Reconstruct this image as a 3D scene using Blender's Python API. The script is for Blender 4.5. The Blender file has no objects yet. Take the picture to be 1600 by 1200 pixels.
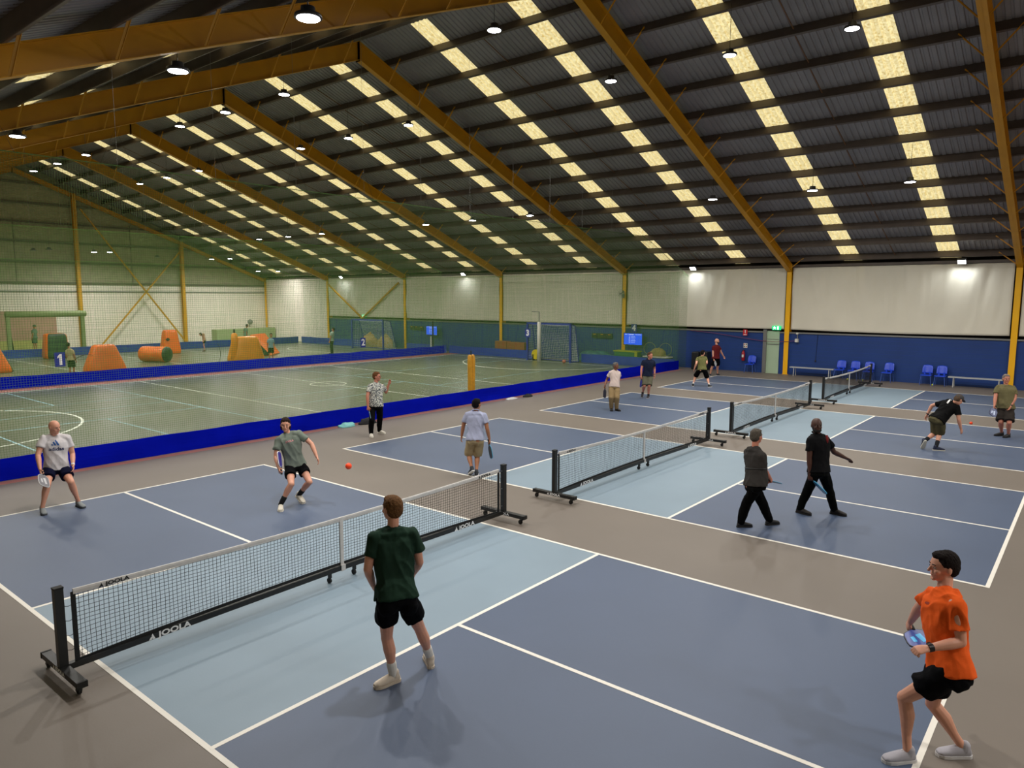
import bpy, bmesh, math, random
from math import sin, cos, pi, radians, sqrt, atan2
from mathutils import Vector, Matrix, noise
from mathutils.bvhtree import BVHTree
random.seed(7)
S = bpy.context.scene
COL = S.collection
# ---------------------------------------------------------------- camera, world, exposure
cd = bpy.data.cameras.new('camera'); cam = bpy.data.objects.new('camera', cd); COL.objects.link(cam)
yaw, pit, rol = radians(39.376), radians(6.8946), radians(0.1196)
_f = Vector((cos(yaw)*cos(pit), sin(yaw)*cos(pit), -sin(pit))); _r = Vector((sin(yaw), -cos(yaw), 0)); _u = _r.cross(_f)
_R = cos(rol)*_r + sin(rol)*_u; _U = -sin(rol)*_r + cos(rol)*_u
cam.matrix_world = Matrix(((_R.x, _U.x, -_f.x, -2.726), (_R.y, _U.y, -_f.y, -7.605), (_R.z, _U.z, -_f.z, 3.742), (0, 0, 0, 1)))
cd.sensor_width = 36.0; cd.lens = 36.0*1125.657/1600; cd.clip_end = 300; cd.clip_start = 0.1
S.camera = cam
w = bpy.data.worlds.new('world'); S.world = w; w.use_nodes = True
w.node_tree.nodes['Background'].inputs[0].default_value = (0.5, 0.6, 0.8, 1)
w.node_tree.nodes['Background'].inputs[1].default_value = 0.05
S.view_settings.view_transform = 'Standard'; S.view_settings.look = 'None'
S.view_settings.exposure = 0.0; S.view_settings.gamma = 1.0
LAMP_W = 192.0; FLOOD_W = 22.0; SKY_E = 1.0
S.cycles.max_bounces = 6; S.cycles.diffuse_bounces = 4; S.cycles.sample_clamp_indirect = 4.0

# ---------------------------------------------------------------- materials
def lin(h):
    h = h.lstrip('#'); c = [int(h[i:i+2], 16)/255 for i in (0, 2, 4)]
    return tuple(x/12.92 if x <= .04045 else ((x+.055)/1.055)**2.4 for x in c) + (1,)
MATS = {}
def mat(name, col, rough=.6, var=0.0, vscale=6.0, bump=0.0, bscale=40.0, metal=0.0, emit=0.0, ecol=None, spec=.5, var2=None):
    if name in MATS: return MATS[name]
    m = bpy.data.materials.new(name); m.use_nodes = True; nt = m.node_tree; b = nt.nodes['Principled BSDF']
    c = lin(col) if isinstance(col, str) else col
    b.inputs['Base Color'].default_value = c; b.inputs['Roughness'].default_value = rough
    b.inputs['Metallic'].default_value = metal; b.inputs['Specular IOR Level'].default_value = spec
    if emit: b.inputs['Emission Color'].default_value = lin(ecol) if ecol else c; b.inputs['Emission Strength'].default_value = emit
    if var or bump:
        tc = nt.nodes.new('ShaderNodeTexCoord')
    if var:
        n = nt.nodes.new('ShaderNodeTexNoise'); n.inputs['Scale'].default_value = vscale; n.inputs['Detail'].default_value = 5
        r = nt.nodes.new('ShaderNodeValToRGB'); nt.links.new(tc.outputs['Object'], n.inputs['Vector'])
        nt.links.new(n.outputs['Fac'], r.inputs['Fac']); r.color_ramp.elements[0].position = .3; r.color_ramp.elements[1].position = .7
        d = lin(var2) if var2 else tuple(x*(1-var) for x in c[:3])+(1,)
        r.color_ramp.elements[0].color = d; r.color_ramp.elements[1].color = tuple(min(1, x*(1+var*.5)) for x in c[:3])+(1,)
        nt.links.new(r.outputs['Color'], b.inputs['Base Color'])
    if bump:
        n2 = nt.nodes.new('ShaderNodeTexNoise'); n2.inputs['Scale'].default_value = bscale; n2.inputs['Detail'].default_value = 4
        bp = nt.nodes.new('ShaderNodeBump'); bp.inputs['Strength'].default_value = bump; bp.inputs['Distance'].default_value = .02
        nt.links.new(tc.outputs['Object'], n2.inputs['Vector']); nt.links.new(n2.outputs['Fac'], bp.inputs['Height'])
        nt.links.new(bp.outputs['Normal'], b.inputs['Normal'])
    MATS[name] = m; return m

# ---------------------------------------------------------------- mesh builder
class MB:
    def __init__(s): s.v = []; s.f = []; s.m = []; s.mats = []
    def mi(s, m):
        if m not in s.mats: s.mats.append(m)
        return s.mats.index(m)
    def add(s, vs, fs, m):
        o = len(s.v); k = s.mi(m); s.v += [tuple(x) for x in vs]
        for f in fs: s.f.append(tuple(i+o for i in f)); s.m.append(k)
    def box(s, a, b, m):
        x0, y0, z0 = a; x1, y1, z1 = b
        s.add([(x0,y0,z0),(x1,y0,z0),(x1,y1,z0),(x0,y1,z0),(x0,y0,z1),(x1,y0,z1),(x1,y1,z1),(x0,y1,z1)],
              [(0,3,2,1),(4,5,6,7),(0,1,5,4),(1,2,6,5),(2,3,7,6),(3,0,4,7)], m)
    def obox(s, p, q, side, hw, hh, m):
        """box beam from p to q; hw half-width along side, hh half-height along the third axis"""
        p = Vector(p); q = Vector(q); d = (q-p).normalized(); sd = Vector(side); sd = (sd-d*sd.dot(d)).normalized(); u = d.cross(sd)
        vs = [c+sd*a*hw+u*b*hh for c in (p, q) for a, b in ((-1,-1),(1,-1),(1,1),(-1,1))]
        s.add(vs, [(0,1,2,3),(7,6,5,4),(0,4,5,1),(1,5,6,2),(2,6,7,3),(3,7,4,0)], m)
    def tube(s, pts, r, m, n=8, closed=False):
        pts = [Vector(p) for p in pts]; R = r if hasattr(r, '__len__') else [r]*len(pts); vs = []; fs = []; up = None
        for i, p in enumerate(pts):
            a = pts[max(i-1, 0)]; b = pts[min(i+1, len(pts)-1)]; d = (b-a).normalized()
            if up is None: up = Vector((0,0,1)) if abs(d.z) < .9 else Vector((1,0,0))
            x = d.cross(up).normalized(); up = x.cross(d).normalized()
            vs += [p+(x*cos(2*pi*k/n)+up*sin(2*pi*k/n))*R[i] for k in range(n)]
        for i in range(len(pts)-1):
            for k in range(n): fs.append((i*n+k, i*n+(k+1)%n, (i+1)*n+(k+1)%n, (i+1)*n+k))
        fs.append(tuple(range(n))[::-1]); L = (len(pts)-1)*n; fs.append(tuple(range(L, L+n)))
        s.add(vs, fs, m)
    def lathe(s, c, prof, m, n=20, axis=(0,0,1)):
        c = Vector(c); ax = Vector(axis).normalized(); x = ax.orthogonal().normalized(); y = ax.cross(x); vs = []; fs = []
        for r, h in prof: vs += [c+ax*h+(x*cos(2*pi*k/n)+y*sin(2*pi*k/n))*r for k in range(n)]
        for i in range(len(prof)-1):
            for k in range(n): fs.append((i*n+k, i*n+(k+1)%n, (i+1)*n+(k+1)%n, (i+1)*n+k))
        fs.append(tuple(range(n))[::-1]); L = (len(prof)-1)*n; fs.append(tuple(range(L, L+n)))
        s.add(vs, fs, m)
    def prism(s, poly, h0, h1, m, fn=None):
        """poly (x,y) extruded h0..h1; fn maps (x,y,h)->point"""
        fn = fn or (lambda a, b, h: (a, b, h)); n = len(poly)
        vs = [fn(x, y, h0) for x, y in poly]+[fn(x, y, h1) for x, y in poly]
        s.add(vs, [tuple(range(n))[::-1], tuple(range(n, 2*n))]+[(i, (i+1)%n, n+(i+1)%n, n+i) for i in range(n)], m)
    def build(s, name, parent=None, smooth=False, loc=None):
        me = bpy.data.meshes.new(name)
        off = Vector(loc) if loc else Vector((0,0,0))
        if parent is not None: off = Vector(parent.get('_loc', (0,0,0)))
        me.from_pydata([tuple(Vector(v)-off) for v in s.v], [], s.f)
        for m in s.mats: me.materials.append(m)
        me.polygons.foreach_set('material_index', s.m)
        if smooth: me.polygons.foreach_set('use_smooth', [True]*len(s.f))
        me.update()
        o = bpy.data.objects.new(name, me); COL.objects.link(o)
        if parent is not None: o.parent = parent
        elif loc: o.location = loc
        if parent is not None: o['_loc'] = list(off)
        return o
def fixn(o):
    bm = bmesh.new(); bm.from_mesh(o.data); bmesh.ops.recalc_face_normals(bm, faces=bm.faces); bm.to_mesh(o.data); bm.free(); return o
def tag(o, label, cat, group=None, kind=None):
    o['label'] = label
    if cat: o['category'] = cat
    if group: o['group'] = group
    if kind: o['kind'] = kind
    return o
def struct(o, label=None):
    o['kind'] = 'structure'
    if label: o['label'] = label
    return o
def thing(name, label, cat, loc=(0,0,0), group=None):
    o = bpy.data.objects.new(name, None); COL.objects.link(o); o.location = loc; o['_loc'] = list(loc); o.empty_display_size = .1
    return tag(o, label, cat, group)
def copy_tree(o, loc=None, rz=None, label=None, parent=None):
    c = o.copy(); COL.objects.link(c)
    if parent is not None: c.parent = parent
    else:
        if loc is not None: c.location = loc
        if rz is not None: c.rotation_euler = (0, 0, rz)
        if label: c['label'] = label
    for ch in list(o.children): copy_tree(ch, parent=c)
    return c
def text_mesh(name, body, size, m, fn, parent, extrude=.0015, bold=0.0, sx=1.0, spacing=1.0, shear=0.0):
    """text as a mesh; fn maps (x,y,z) text coords -> world point"""
    cu = bpy.data.curves.new(name, 'FONT'); cu.body = body; cu.size = size; cu.extrude = extrude; cu.offset = bold
    cu.align_x = 'CENTER'; cu.align_y = 'CENTER'; cu.space_character = spacing; cu.shear = shear; cu.resolution_u = 3
    t = bpy.data.objects.new(name, cu); COL.objects.link(t)
    dg = bpy.context.evaluated_depsgraph_get(); me = bpy.data.meshes.new_from_object(t.evaluated_get(dg))
    bpy.data.objects.remove(t); bpy.data.curves.remove(cu)
    off = Vector(parent.get('_loc', (0,0,0)))
    for v in me.vertices: v.co = Vector(fn(v.co.x*sx, v.co.y, v.co.z))-off
    me.materials.clear(); me.materials.append(m); me.name = name
    o = bpy.data.objects.new(name, me); COL.objects.link(o); o.parent = parent; o['_loc'] = list(off); return o

# palette
M_GREY = mat('court surround grey paint', '#70675e', .55, .10, .35, .03, 60)
M_DBLUE = mat('dark blue court paint', '#4a5871', .5, .08, .5, .03, 60)
M_LBLUE = mat('light blue court paint', '#7d909e', .5, .07, .6, .03, 60)
M_LINE = mat('white line paint', '#e8e3d8', .55)
M_GREEN = mat('green sports floor', '#5f6750', .3, .16, .5)
M_GLINE = mat('green court white line', '#d6dccb', .4)
M_CLINE = mat('green court cyan line', '#8fb8c0', .4)
M_RED = mat('terracotta border paint', '#a8705c', .5, .15, 2)
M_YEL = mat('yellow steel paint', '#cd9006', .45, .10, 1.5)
M_COL = mat('lighter yellow column paint', '#f4b503', .45, .06, 1.5)  # lighter yellow than the rafters, used on the frame columns only
M_ROOF = mat('grey roof sheeting', '#8a8688', .5, .18, .8, metal=.0)
M_PURL = mat('dark steel purlin', '#5c5047', .5, .2, 2)
M_BLUEW = mat('blue painted wall', '#113879', .5, .12, 1.0)
M_WHITE = mat('white paint', '#d9d6cc', .5)
M_STEEL = mat('grey steel', '#8b8b88', .4, metal=.6)
M_BLK = mat('black powder coat', '#131313', .45)
M_RUB = mat('black rubber', '#0c0c0c', .7)
M_TAPE = mat('white net tape', '#cfccc9', .6, .12, 12)
M_NET = mat('black net cord', '#101214', .8)
M_GNET = mat('dark green net cord', '#699f48', .8)
M_GNET2 = mat('olive green net cord', '#4f6e36', .85)
M_BAND = mat('blue vinyl barrier', '#000fa6', .7, .10, 1.5, .08, 3, spec=.05)
M_BAND2 = mat('faded blue vinyl barrier', '#14388c', .6, .12, 1.5, .08, 3)
M_CURT = mat('white curtain sheet', '#ded7c5', .75, .05, .8)
M_LINER = mat('silver wall lining', '#a19b80', .55, .22, 2.5, .5, 5)
M_END = mat('white painted end wall', '#f2eadb', .6, .06, 1.0)
M_ROD = mat('rusty rod', '#6b4420', .6, .2, 5)
M_DARK = mat('painted gap shade', '#15100c', .9)  # near-black colour stands in for the shade in the side wall gaps
M_TEXTW = mat('white lettering', '#e6e6e6', .5)
M_TEXTK = mat('black lettering', '#161616', .5)
# ================================================================ SETTING
XW, YE, YN, XL = 33.0, 50.0, -23.2, -4.3        # right wall, end wall, near wall, left wall
RX, RZ, SL = 14.35, 12.0, 0.38                   # ridge x, rafter underside at the ridge, slope
def zb(x): return RZ-(SL*(x-RX) if x > RX else .392*(RX-x))       # underside of rafters
def so(x): return .93-.27*abs(x-RX)/18.6                          # height of the sheeting above it
FY = [-13.9+9.12*k for k in range(8)]            # frame positions: ... -4.78, 4.34, 13.46 ...
FY = [-22.95]+FY
# floor with painted courts
W, L, N = 5.96, 6.706, 2.124
OX = [0, 8.168, 16.148, 24.251]; OY = [0, .02, -.038, -.055]
fb = MB()
fb.box((XL, YN, -.2), (XW+.3, YE+.3, 0), M_GREY)
def slab(x0, y0, x1, y1, z, m): fb.box((x0, y0, 0.0002), (x1, y1, z), m)
lw = .05
for ox, oy in zip(OX, OY):
    slab(ox, oy-L, ox+W, oy-N, .002, M_DBLUE); slab(ox, oy+N, ox+W, oy+L, .002, M_DBLUE); slab(ox, oy-N, ox+W, oy+N, .002, M_LBLUE)
    for x in (ox, ox+W): slab(x-lw/2, oy-L-lw/2, x+lw/2, oy+L+lw/2, .0035, M_LINE)
    for y in (oy-L, oy+L, oy-N, oy+N): slab(ox, y-lw/2, ox+W, y+lw/2, .004, M_LINE)
    slab(ox+W/2-lw/2, oy-L, ox+W/2+lw/2, oy-N, .0045, M_LINE); slab(ox+W/2-lw/2, oy+N, ox+W/2+lw/2, oy+L, .0045, M_LINE)
slab(XL, 9.15, 31.8, 9.42, .002, M_RED)
slab(XL, 9.42, 31.9, 25.35, .002, M_GREEN); slab(XL, 25.35, 31.9, 26.3, .002, M_RED); slab(XL, 26.3, 31.9, 43.0, .002, M_GREEN); slab(XL, 43.0, 33, 49.8, .002, M_GREEN)
def gl(x0, y0, x1, y1, m=M_GLINE, w=.05, z=.004):
    p = Vector((x0, y0, z/2)); q = Vector((x1, y1, z/2)); fb.obox(p, q, (-(y1-y0), x1-x0, 0), w/2, z/2, m)
for x, m in ((11.25, M_GLINE), (16.1, M_GLINE), (21.1, M_GLINE), (9.3, M_CLINE), (18.73, M_CLINE)): gl(x, 9.6, x, 25.05, m)
gl(XL, 25.05, 31, 25.05, w=.07, z=.006); gl(30.9, 9.6, 30.9, 25.05, z=.005)
gl(0, 15.8, 9.35, 15.9, M_CLINE, z=.005); gl(0, 18.0, 9.35, 18.1, M_CLINE, .035, .005); gl(0, 20.1, 9.3, 20.05, M_CLINE, z=.005)
gl(6.2, 24.8, 6.22, 20.1, M_CLINE, z=.0055); gl(6.25, 15.8, 6.3, 9.6, M_CLINE, z=.0055); gl(3.22, 15.6, 3.22, 9.6, M_CLINE, z=.0055)
gl(11.3, 14.0, 16.1, 14.4, M_CLINE, .035, .005); gl(11.3, 16.1, 18.7, 16.2, M_CLINE, .035, .005); gl(16.1, 20, 30.9, 19.8, M_CLINE, .035, .005); gl(18.7, 14.2, 30.9, 14.4, M_CLINE, .035, .005)
def arc(cx, cy, r, a0, a1, w=.07, m=M_GLINE, z=.0065, n=28):
    for i in range(n):
        a, b = radians(a0+(a1-a0)*i/n), radians(a0+(a1-a0)*(i+1)/n)
        gl(cx+r*cos(a), cy+r*sin(a), cx+r*cos(b), cy+r*sin(b), m, w, z)
arc(1.9, 17.3, 3.95, -90, 90); arc(30.9, 17.4, 4.85, 90, 270); arc(16.1, 18.1, .75, 0, 360, .05)
for x in (11.2, 16.5, 21.2): gl(x, 26.6, x, 42.6)
gl(5, 41.9, 30.9, 41.9, z=.006); gl(5, 35.5, 30.9, 35.3, M_CLINE, .04, .005); gl(5, 30.2, 30.9, 30.2, M_CLINE, .04, .005); gl(30.9, 27, 30.9, 41.9, z=.005)
arc(30.9, 35.2, 4.6, 90, 270); arc(2.5, 34.0, 5.0, -90, 90)
floor = struct(fb.build('floor'), 'grey sports hall floor painted with blue pickleball courts and green indoor pitches')

# walls
wb = MB(); wb.box((33.28, YN, 0), (33.5, YE+.3, 5.45), M_DARK)
wb.box((XW, YN, 0), (33.28, 4.7, 2.0), M_BLUEW); wb.box((XW, 5.35, 0), (33.28, 40.9, 2.0), M_BLUEW); wb.box((XW, 4.7, 2.1), (33.28, 5.35, 2.16), M_DARK)
for a, b in ((YN, 4.7), (5.35, 40.9)): wb.box((32.94, a, 2.0), (33.28, b, 2.07), M_STEEL)
wb.box((XW, 40.9, 0), (33.28, YE, 5.2), M_END)
# block courses
for k in range(1, 10):
    for a, b in ((YN, 4.7), (5.35, 40.9)): wb.box((32.994, a, k*.2-.006), (33.001, b, k*.2+.006), M_BAND2)
wb.box((32.95, YN, 5.18), (33.28, YE, 5.3), M_PURL)
struct(wb.build('wall_right'), 'long side wall of blue painted blockwork below hung sheeting')
eb = MB(); gv = []
pts = [(XL, 0), (XW+.5, 0), (XW+.5, zb(XW+.5)+.95), (RX, RZ+.95), (XL, zb(XL)+.95)]
eb.prism([(XL, 0), (XW+.3, 0), (XW+.3, 4.65), (XL, 4.65)], YE, YE+.3, M_END, lambda a, b, h: (a, h, b))
eb.prism([(XL, 4.65), (XW+.3, 4.65), (XW+.3, zb(XW+.3)+.62), (RX, RZ+.9), (XL, zb(XL)+.62)], YE, YE+.3, M_LINER, lambda a, b, h: (a, h, b))
for z in (4.65, 6.1, 7.49, 8.8, 10.07, 11.4):
    hx = (RZ+.5-z)/SL; eb.box((max(XL, RX-hx), YE-.16, z-.07), (min(XW, RX+hx), YE, z+.07), M_PURL)
eb.box((XL, YE-.1, 4.02), (XW, YE, 4.10), M_STEEL)
for x in (14.2, 21.8): eb.box((x-.02, YE-.03, 4.7), (x+.02, YE, 9.0), M_PURL)
struct(eb.build('wall_end'), 'far gable end wall lined with pale sheeting and dark horizontal girts')
nb = MB(); nb.prism(pts, YN-.3, YN, M_LINER, lambda a, b, h: (a, h, b)); struct(nb.build('wall_near'))
lb = MB(); lb.box((XL-.3, YN, 0), (XL, YE, zb(XL)+.9), M_LINER); struct(lb.build('wall_left'))

# roof sheets with corrugation, skylight strips left as gaps
SKY = []
for y0 in FY[:-1]: SKY += [(y0+2.10, y0+2.88), (y0+6.0, y0+6.78)]
def zs(x): return zb(x)+so(x)
PX = [15.68+1.407*k for k in range(13)]; PXL = [.86+1.42*k-2.84 for k in range(12)]
def sheet(m, y0, y1, xa, xb, mt):
    p = .19; k = int(round((y1-y0)/p)) or 1; p = (y1-y0)/k; prof = []
    for i in range(k):
        b = y0+i*p; prof += [(b, 0), (b+.55*p, 0), (b+.65*p, .03), (b+.9*p, .03)]
    prof.append((y1, 0)); n = len(prof)
    vs = [(x, y, zs(x)+h) for x in (xa, xb) for y, h in prof]
    m.add(vs, [(i, i+1, n+i+1, n+i) for i in range(n-1)], mt)
ce = MB(); y = YN
for a, b in SKY+[(YE+.2, None)]:
    for xa, xb in ((XL-.2, RX), (RX, XW+.4)): sheet(ce, y, a, xa, xb, M_ROOF)
    y = b
# short soffit / gutter lines and ridge capping
ce.box((RX-.35, YN, RZ+.80), (RX+.35, YE, RZ+.83), M_PURL)
o = struct(ce.build('ceiling'), 'dark corrugated steel roof on both slopes')
msky = bpy.data.materials.new('translucent skylight sheet'); msky.use_nodes = True; nt = msky.node_tree; b = nt.nodes['Principled BSDF']
tc = nt.nodes.new('ShaderNodeTexCoord'); no = nt.nodes.new('ShaderNodeTexNoise'); no.inputs['Scale'].default_value = 14; no.inputs['Detail'].default_value = 6
rp = nt.nodes.new('ShaderNodeValToRGB'); rp.color_ramp.elements[0].position = .3; rp.color_ramp.elements[1].position = .62
rp.color_ramp.elements[0].color = lin('#b59a58'); rp.color_ramp.elements[1].color = lin('#efe2ae')
nt.links.new(tc.outputs['Object'], no.inputs['Vector']); nt.links.new(no.outputs['Fac'], rp.inputs['Fac'])
nt.links.new(rp.outputs['Color'], b.inputs['Emission Color']); b.inputs['Emission Strength'].default_value = SKY_E
b.inputs['Base Color'].default_value = lin('#c9bb88')
n = 1
for side, xa, xb in ((0, RX+.36, XW+.4), (1, XL-.2, RX-.36)):
    for a, b_ in SKY:
        if side and b_ < 3: continue
        m_ = MB(); sheet(m_, a, b_, xa, xb, msky)
        struct(m_.build('window_%d' % n), 'translucent yellowish skylight strip running down the roof slope'); n += 1
# purlins
n = 1
for X in PX+PXL:
    m_ = MB(); z = zb(X)+so(X)-.285; s_ = -1 if X > RX else 1
    dn = Vector((-s_*SL, 0, 1)).normalized(); al = Vector((1, 0, s_*SL)).normalized()*(1 if X > RX else -1)   # al points down slope
    c0 = Vector((X, YN, z)); c1 = Vector((X, YE, z))
    H = .27
    m_.obox(c0+dn*H/2, c1+dn*H/2, al, .006, H/2, M_PURL)
    m_.obox(c0+al*.04, c1+al*.04, al, .04, .005, M_PURL); m_.obox(c0+al*.04+dn*H, c1+al*.04+dn*H, al, .04, .005, M_PURL)
    m_.obox(c0+al*.08+dn*.012, c1+al*.08+dn*.012, al, .005, .012, M_PURL)
    struct(fixn(m_.build('trim_%d' % n)), 'long dark steel purlin under the roof sheeting'); n += 1
# sag rods between purlins, mid bay
m_ = MB()
for y0 in FY[:-1]:
    for xa, xb in zip(PX[:-1], PX[1:]): m_.obox((xa+.1, y0+4.5, zs(xa)-.27), (xb, y0+4.5, zs(xb)-.15), (0,1,0), .014, .010, M_ROD)
struct(m_.build('trim_%d' % n), 'thin bridging rods between purlins at mid bay'); n += 1
# portal frames
ordn = ['behind the viewer', 'just behind the viewer', 'at the right picture edge', 'nearest over the pickleball courts',
        'second over the courts', 'third from the viewer', 'fourth from the viewer',
        'fifth from the viewer', 'against the far gable wall']
for i, y in enumerate(FY):
    t = thing('portal_frame', 'yellow steel portal frame, '+ordn[i], 'steel frame', (RX, y, 0), 'yellow portal frames')
    ye = y if i < len(FY)-1 else YE-.25
    for sx in (1, -1):
        xc = RX+sx*18.55; m_ = MB(); d = .2; zt = zb(xc)+.38
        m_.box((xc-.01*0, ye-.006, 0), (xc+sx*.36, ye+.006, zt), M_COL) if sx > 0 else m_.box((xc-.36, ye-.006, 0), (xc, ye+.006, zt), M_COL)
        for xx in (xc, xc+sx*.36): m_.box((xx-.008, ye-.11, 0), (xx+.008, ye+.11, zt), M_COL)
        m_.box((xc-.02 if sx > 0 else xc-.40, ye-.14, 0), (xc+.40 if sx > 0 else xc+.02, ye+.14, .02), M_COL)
        m_.build('column', t)
        m_ = MB(); dep = .62 if i < len(FY)-1 else .3
        x0, x1 = RX, xc+sx*.2
        def P_(x, h, yy): return Vector((x, yy, zb(x)+h))
        dz = so(x1)-.30 if i < len(FY)-1 else .25
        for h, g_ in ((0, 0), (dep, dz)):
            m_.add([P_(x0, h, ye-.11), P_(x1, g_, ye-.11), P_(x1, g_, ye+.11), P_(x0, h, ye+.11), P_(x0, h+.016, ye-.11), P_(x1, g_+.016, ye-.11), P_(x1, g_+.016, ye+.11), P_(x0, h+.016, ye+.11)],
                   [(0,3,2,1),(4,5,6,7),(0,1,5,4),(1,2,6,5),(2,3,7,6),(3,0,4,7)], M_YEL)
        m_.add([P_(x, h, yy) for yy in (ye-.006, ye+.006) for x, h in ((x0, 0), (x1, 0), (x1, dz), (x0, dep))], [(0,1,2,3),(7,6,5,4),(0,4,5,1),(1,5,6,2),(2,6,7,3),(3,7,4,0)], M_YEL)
        m_.box((RX-.012 if sx > 0 else RX-.012, ye-.1, RZ-.05), (RX+.012, ye+.1, RZ+dep), M_YEL)
        for xk in (xc-sx*.1,): m_.add([P_(xk, 0, ye-.1), P_(xk+.012, 0, ye-.1), P_(xk+.012, 0, ye+.1), P_(xk, 0, ye+.1), P_(xk, dz, ye-.1), P_(xk+.012, dz, ye-.1), P_(xk+.012, dz, ye+.1), P_(xk, dz, ye+.1)], [(0,3,2,1),(4,5,6,7),(0,1,5,4),(1,2,6,5),(2,3,7,6),(3,0,4,7)], M_YEL)
        m_.build('rafter', t)
        if i in (0, len(FY)-1) : continue
        for X in (PX if sx > 0 else PXL):
            for sy in (-1, 1):
                if sy > 0 and not (i == 2): continue
                m_ = MB(); m_.obox(P_(X, .02, ye+sy*.11), P_(X, so(X)-.16, ye+sy*.72), (1,0,0), .025, .004, M_YEL)
                m_.obox(P_(X, .02, ye+sy*.11)+Vector((.02,0,0)), P_(X, so(X)-.16, ye+sy*.72)+Vector((.02,0,0)), (0,-sy,1), .02, .004, M_YEL); m_.build('fly_brace', t)
# gable columns + bracing
for k, (X, zt, zbm, lab) in enumerate(((10.3, 10.7, 0, 'yellow gable wall column hidden at the left'), (17.95, 10.95, 0, 'yellow gable wall column left of the crossed braces'), (25.55, 8.05, 2.86, 'yellow gable wall column right of the crossed braces'))):
    m_ = MB(); m_.box((X-.01, YE-.42, 0), (X+.01, YE-.17, zt), M_YEL)
    for yy in (YE-.42, YE-.17): m_.box((X-.12, yy-.01, 0), (X+.12, yy+.01, zt), M_YEL)
    tag(m_.build('gable_column'), lab, 'column', 'gable wall columns')
def brace(name, pts, lab):
    m_ = MB()
    for p, q in pts: m_.obox(p, q, (0,1,0) if abs(p[1]-q[1]) < .1 else (1,0,0), .05, .05, M_YEL)
    tag(m_.build(name), lab, 'bracing')
brace('cross_brace', [((18.3, YE-.47, 9.9), (25.4, YE-.47, .2)), ((25.3, YE-.47, 7.2), (19.2, YE-.47, .2))], 'crossed yellow diagonal braces on the far gable wall')
brace('cross_brace', [((32.78, 40.6, 4.75), (32.78, 36.4, 2.1)), ((32.78, 32.2, 4.75), (32.78, 36.35, 2.1))], 'V shaped yellow wall brace above the wheeled goal marked two')
# curtains
def curtain(y0, y1, z0, z1, x, lab, seed, sag=.0):
    ny, nz = int((y1-y0)/.09), 34; m_ = MB(); vs = []
    for j in range(nz+1):
        for i in range(ny+1):
            u = i/ny; v = j/nz; yy = y0+(y1-y0)*u; zz = z0+(z1-z0)*v-.05*sin(pi*u)*(1-v)*sag
            q = Vector((yy*1.1+seed*7.3+v*1.6*sin(seed+u*4), v*.6, seed)); f_ = noise.noise(q*Vector((1,1,1)).x)
            d = .09*noise.noise(Vector((yy*2.3+v*1.3, v*1.2, seed*3.1)))*(.35+.65*v)+.07*f_+.065*noise.noise(Vector((yy*6+v*3.5*sin(seed*2+u*3), v*.8, seed+9)))*v
            vs.append((x-.05+d, yy, zz))
    fs = [(j*(ny+1)+i, j*(ny+1)+i+1, (j+1)*(ny+1)+i+1, (j+1)*(ny+1)+i) for j in range(nz) for i in range(ny)]
    m_.add(vs, fs, M_CURT); o = m_.build('wall_curtain', smooth=True)
    md = o.modifiers.new('thick', 'SOLIDIFY'); md.thickness = .006
    tag(o, lab, 'curtain', 'white sheets hung between the side wall columns')
cl = ['white sheet curtain at the far right behind the brightest floodlight', 'white sheet curtain above the exit door and green exit sign', 'white sheet curtain above the small brown benches and the goal marked three',
      'white sheet curtain above the black upright and blue screen near the middle', 'white sheet curtain behind the V brace and goal marked two']
for k in range(5):
    curtain(FY[2+k]+.16, FY[3+k]-.16, 2.2, 5.16, 33.0, cl[k], k+1, 1 if k == 0 else .3)
curtain(FY[1]+.16, FY[2]-.16, 2.2, 5.16, 33.0, 'white sheet curtain cut off by the right picture edge', 8, 1)
# door
m_ = MB(); m_.box((33.02, 4.72, 0), (33.07, 5.33, 2.1), mat('pale green door', '#a9bfa2', .5, .05, 2))
m_.box((33.0, 4.74, 1.68), (33.021, 5.31, 1.70), M_STEEL); m_.box((33.0, 4.74, 1.42), (33.021, 5.31, 1.44), M_STEEL)
d_ = struct(m_.build('door_1', loc=(33.0, 5.0, 0)), 'pale green fire exit door beside the yellow column')
d_['_loc'] = [33.0, 5.0, 0]
m_ = MB(); m_.box((32.93, 5.33, 0), (33.1, 5.50, 2.16), M_STEEL); m_.build('door_frame', d_)
# ================================================================ LAMPS
M_LENS = mat('lamp lens', '#ffffff', .4, emit=30.0, ecol='#f4f6ff')
M_LOFF = mat('unlit lamp lens', '#9a9a98', .3)
M_HOUS = mat('lamp housing', '#3a3a3c', .4)
def make_lamp(lit=True):
    t = thing('high_bay_lamp', 'x', 'ceiling lamp', (0, 0, 0), 'round high bay lamps hanging under the roof' if lit else None)
    m_ = MB(); m_.lathe((0,0,0), [(.05,.16),(.10,.15),(.11,.06),(.19,.045),(.20,0),(.17,-.005)], M_HOUS, 24); m_.build('housing', t, True)
    m_ = MB(); m_.lathe((0,0,-.012), [(.165,0),(.165,.008)], M_LENS if lit else M_LOFF, 24); m_.build('lens', t)
    m_ = MB(); m_.tube([(0,0,.16),(0,0,.22)], .012, M_STEEL); m_.tube([(0,0,.2),(0,0,1.35)], .006, M_BLK, 5); m_.build('hanging_cable', t)
    if lit:
        ld = bpy.data.lights.new('lamp_light', 'AREA'); ld.shape = 'DISK'; ld.size = .26; ld.energy = LAMP_W; ld.color = (1, .965, .91); ld.spread = radians(165)
        lo = bpy.data.objects.new('lamp_light', ld); COL.objects.link(lo); lo.parent = t; lo.location = (0,0,-.03)
    return t
LP = make_lamp(); first = True
rows = [(3.85, 7.72), (11.6, 10.35), (17.1, 10.35), (24.8, 7.58)]
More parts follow.
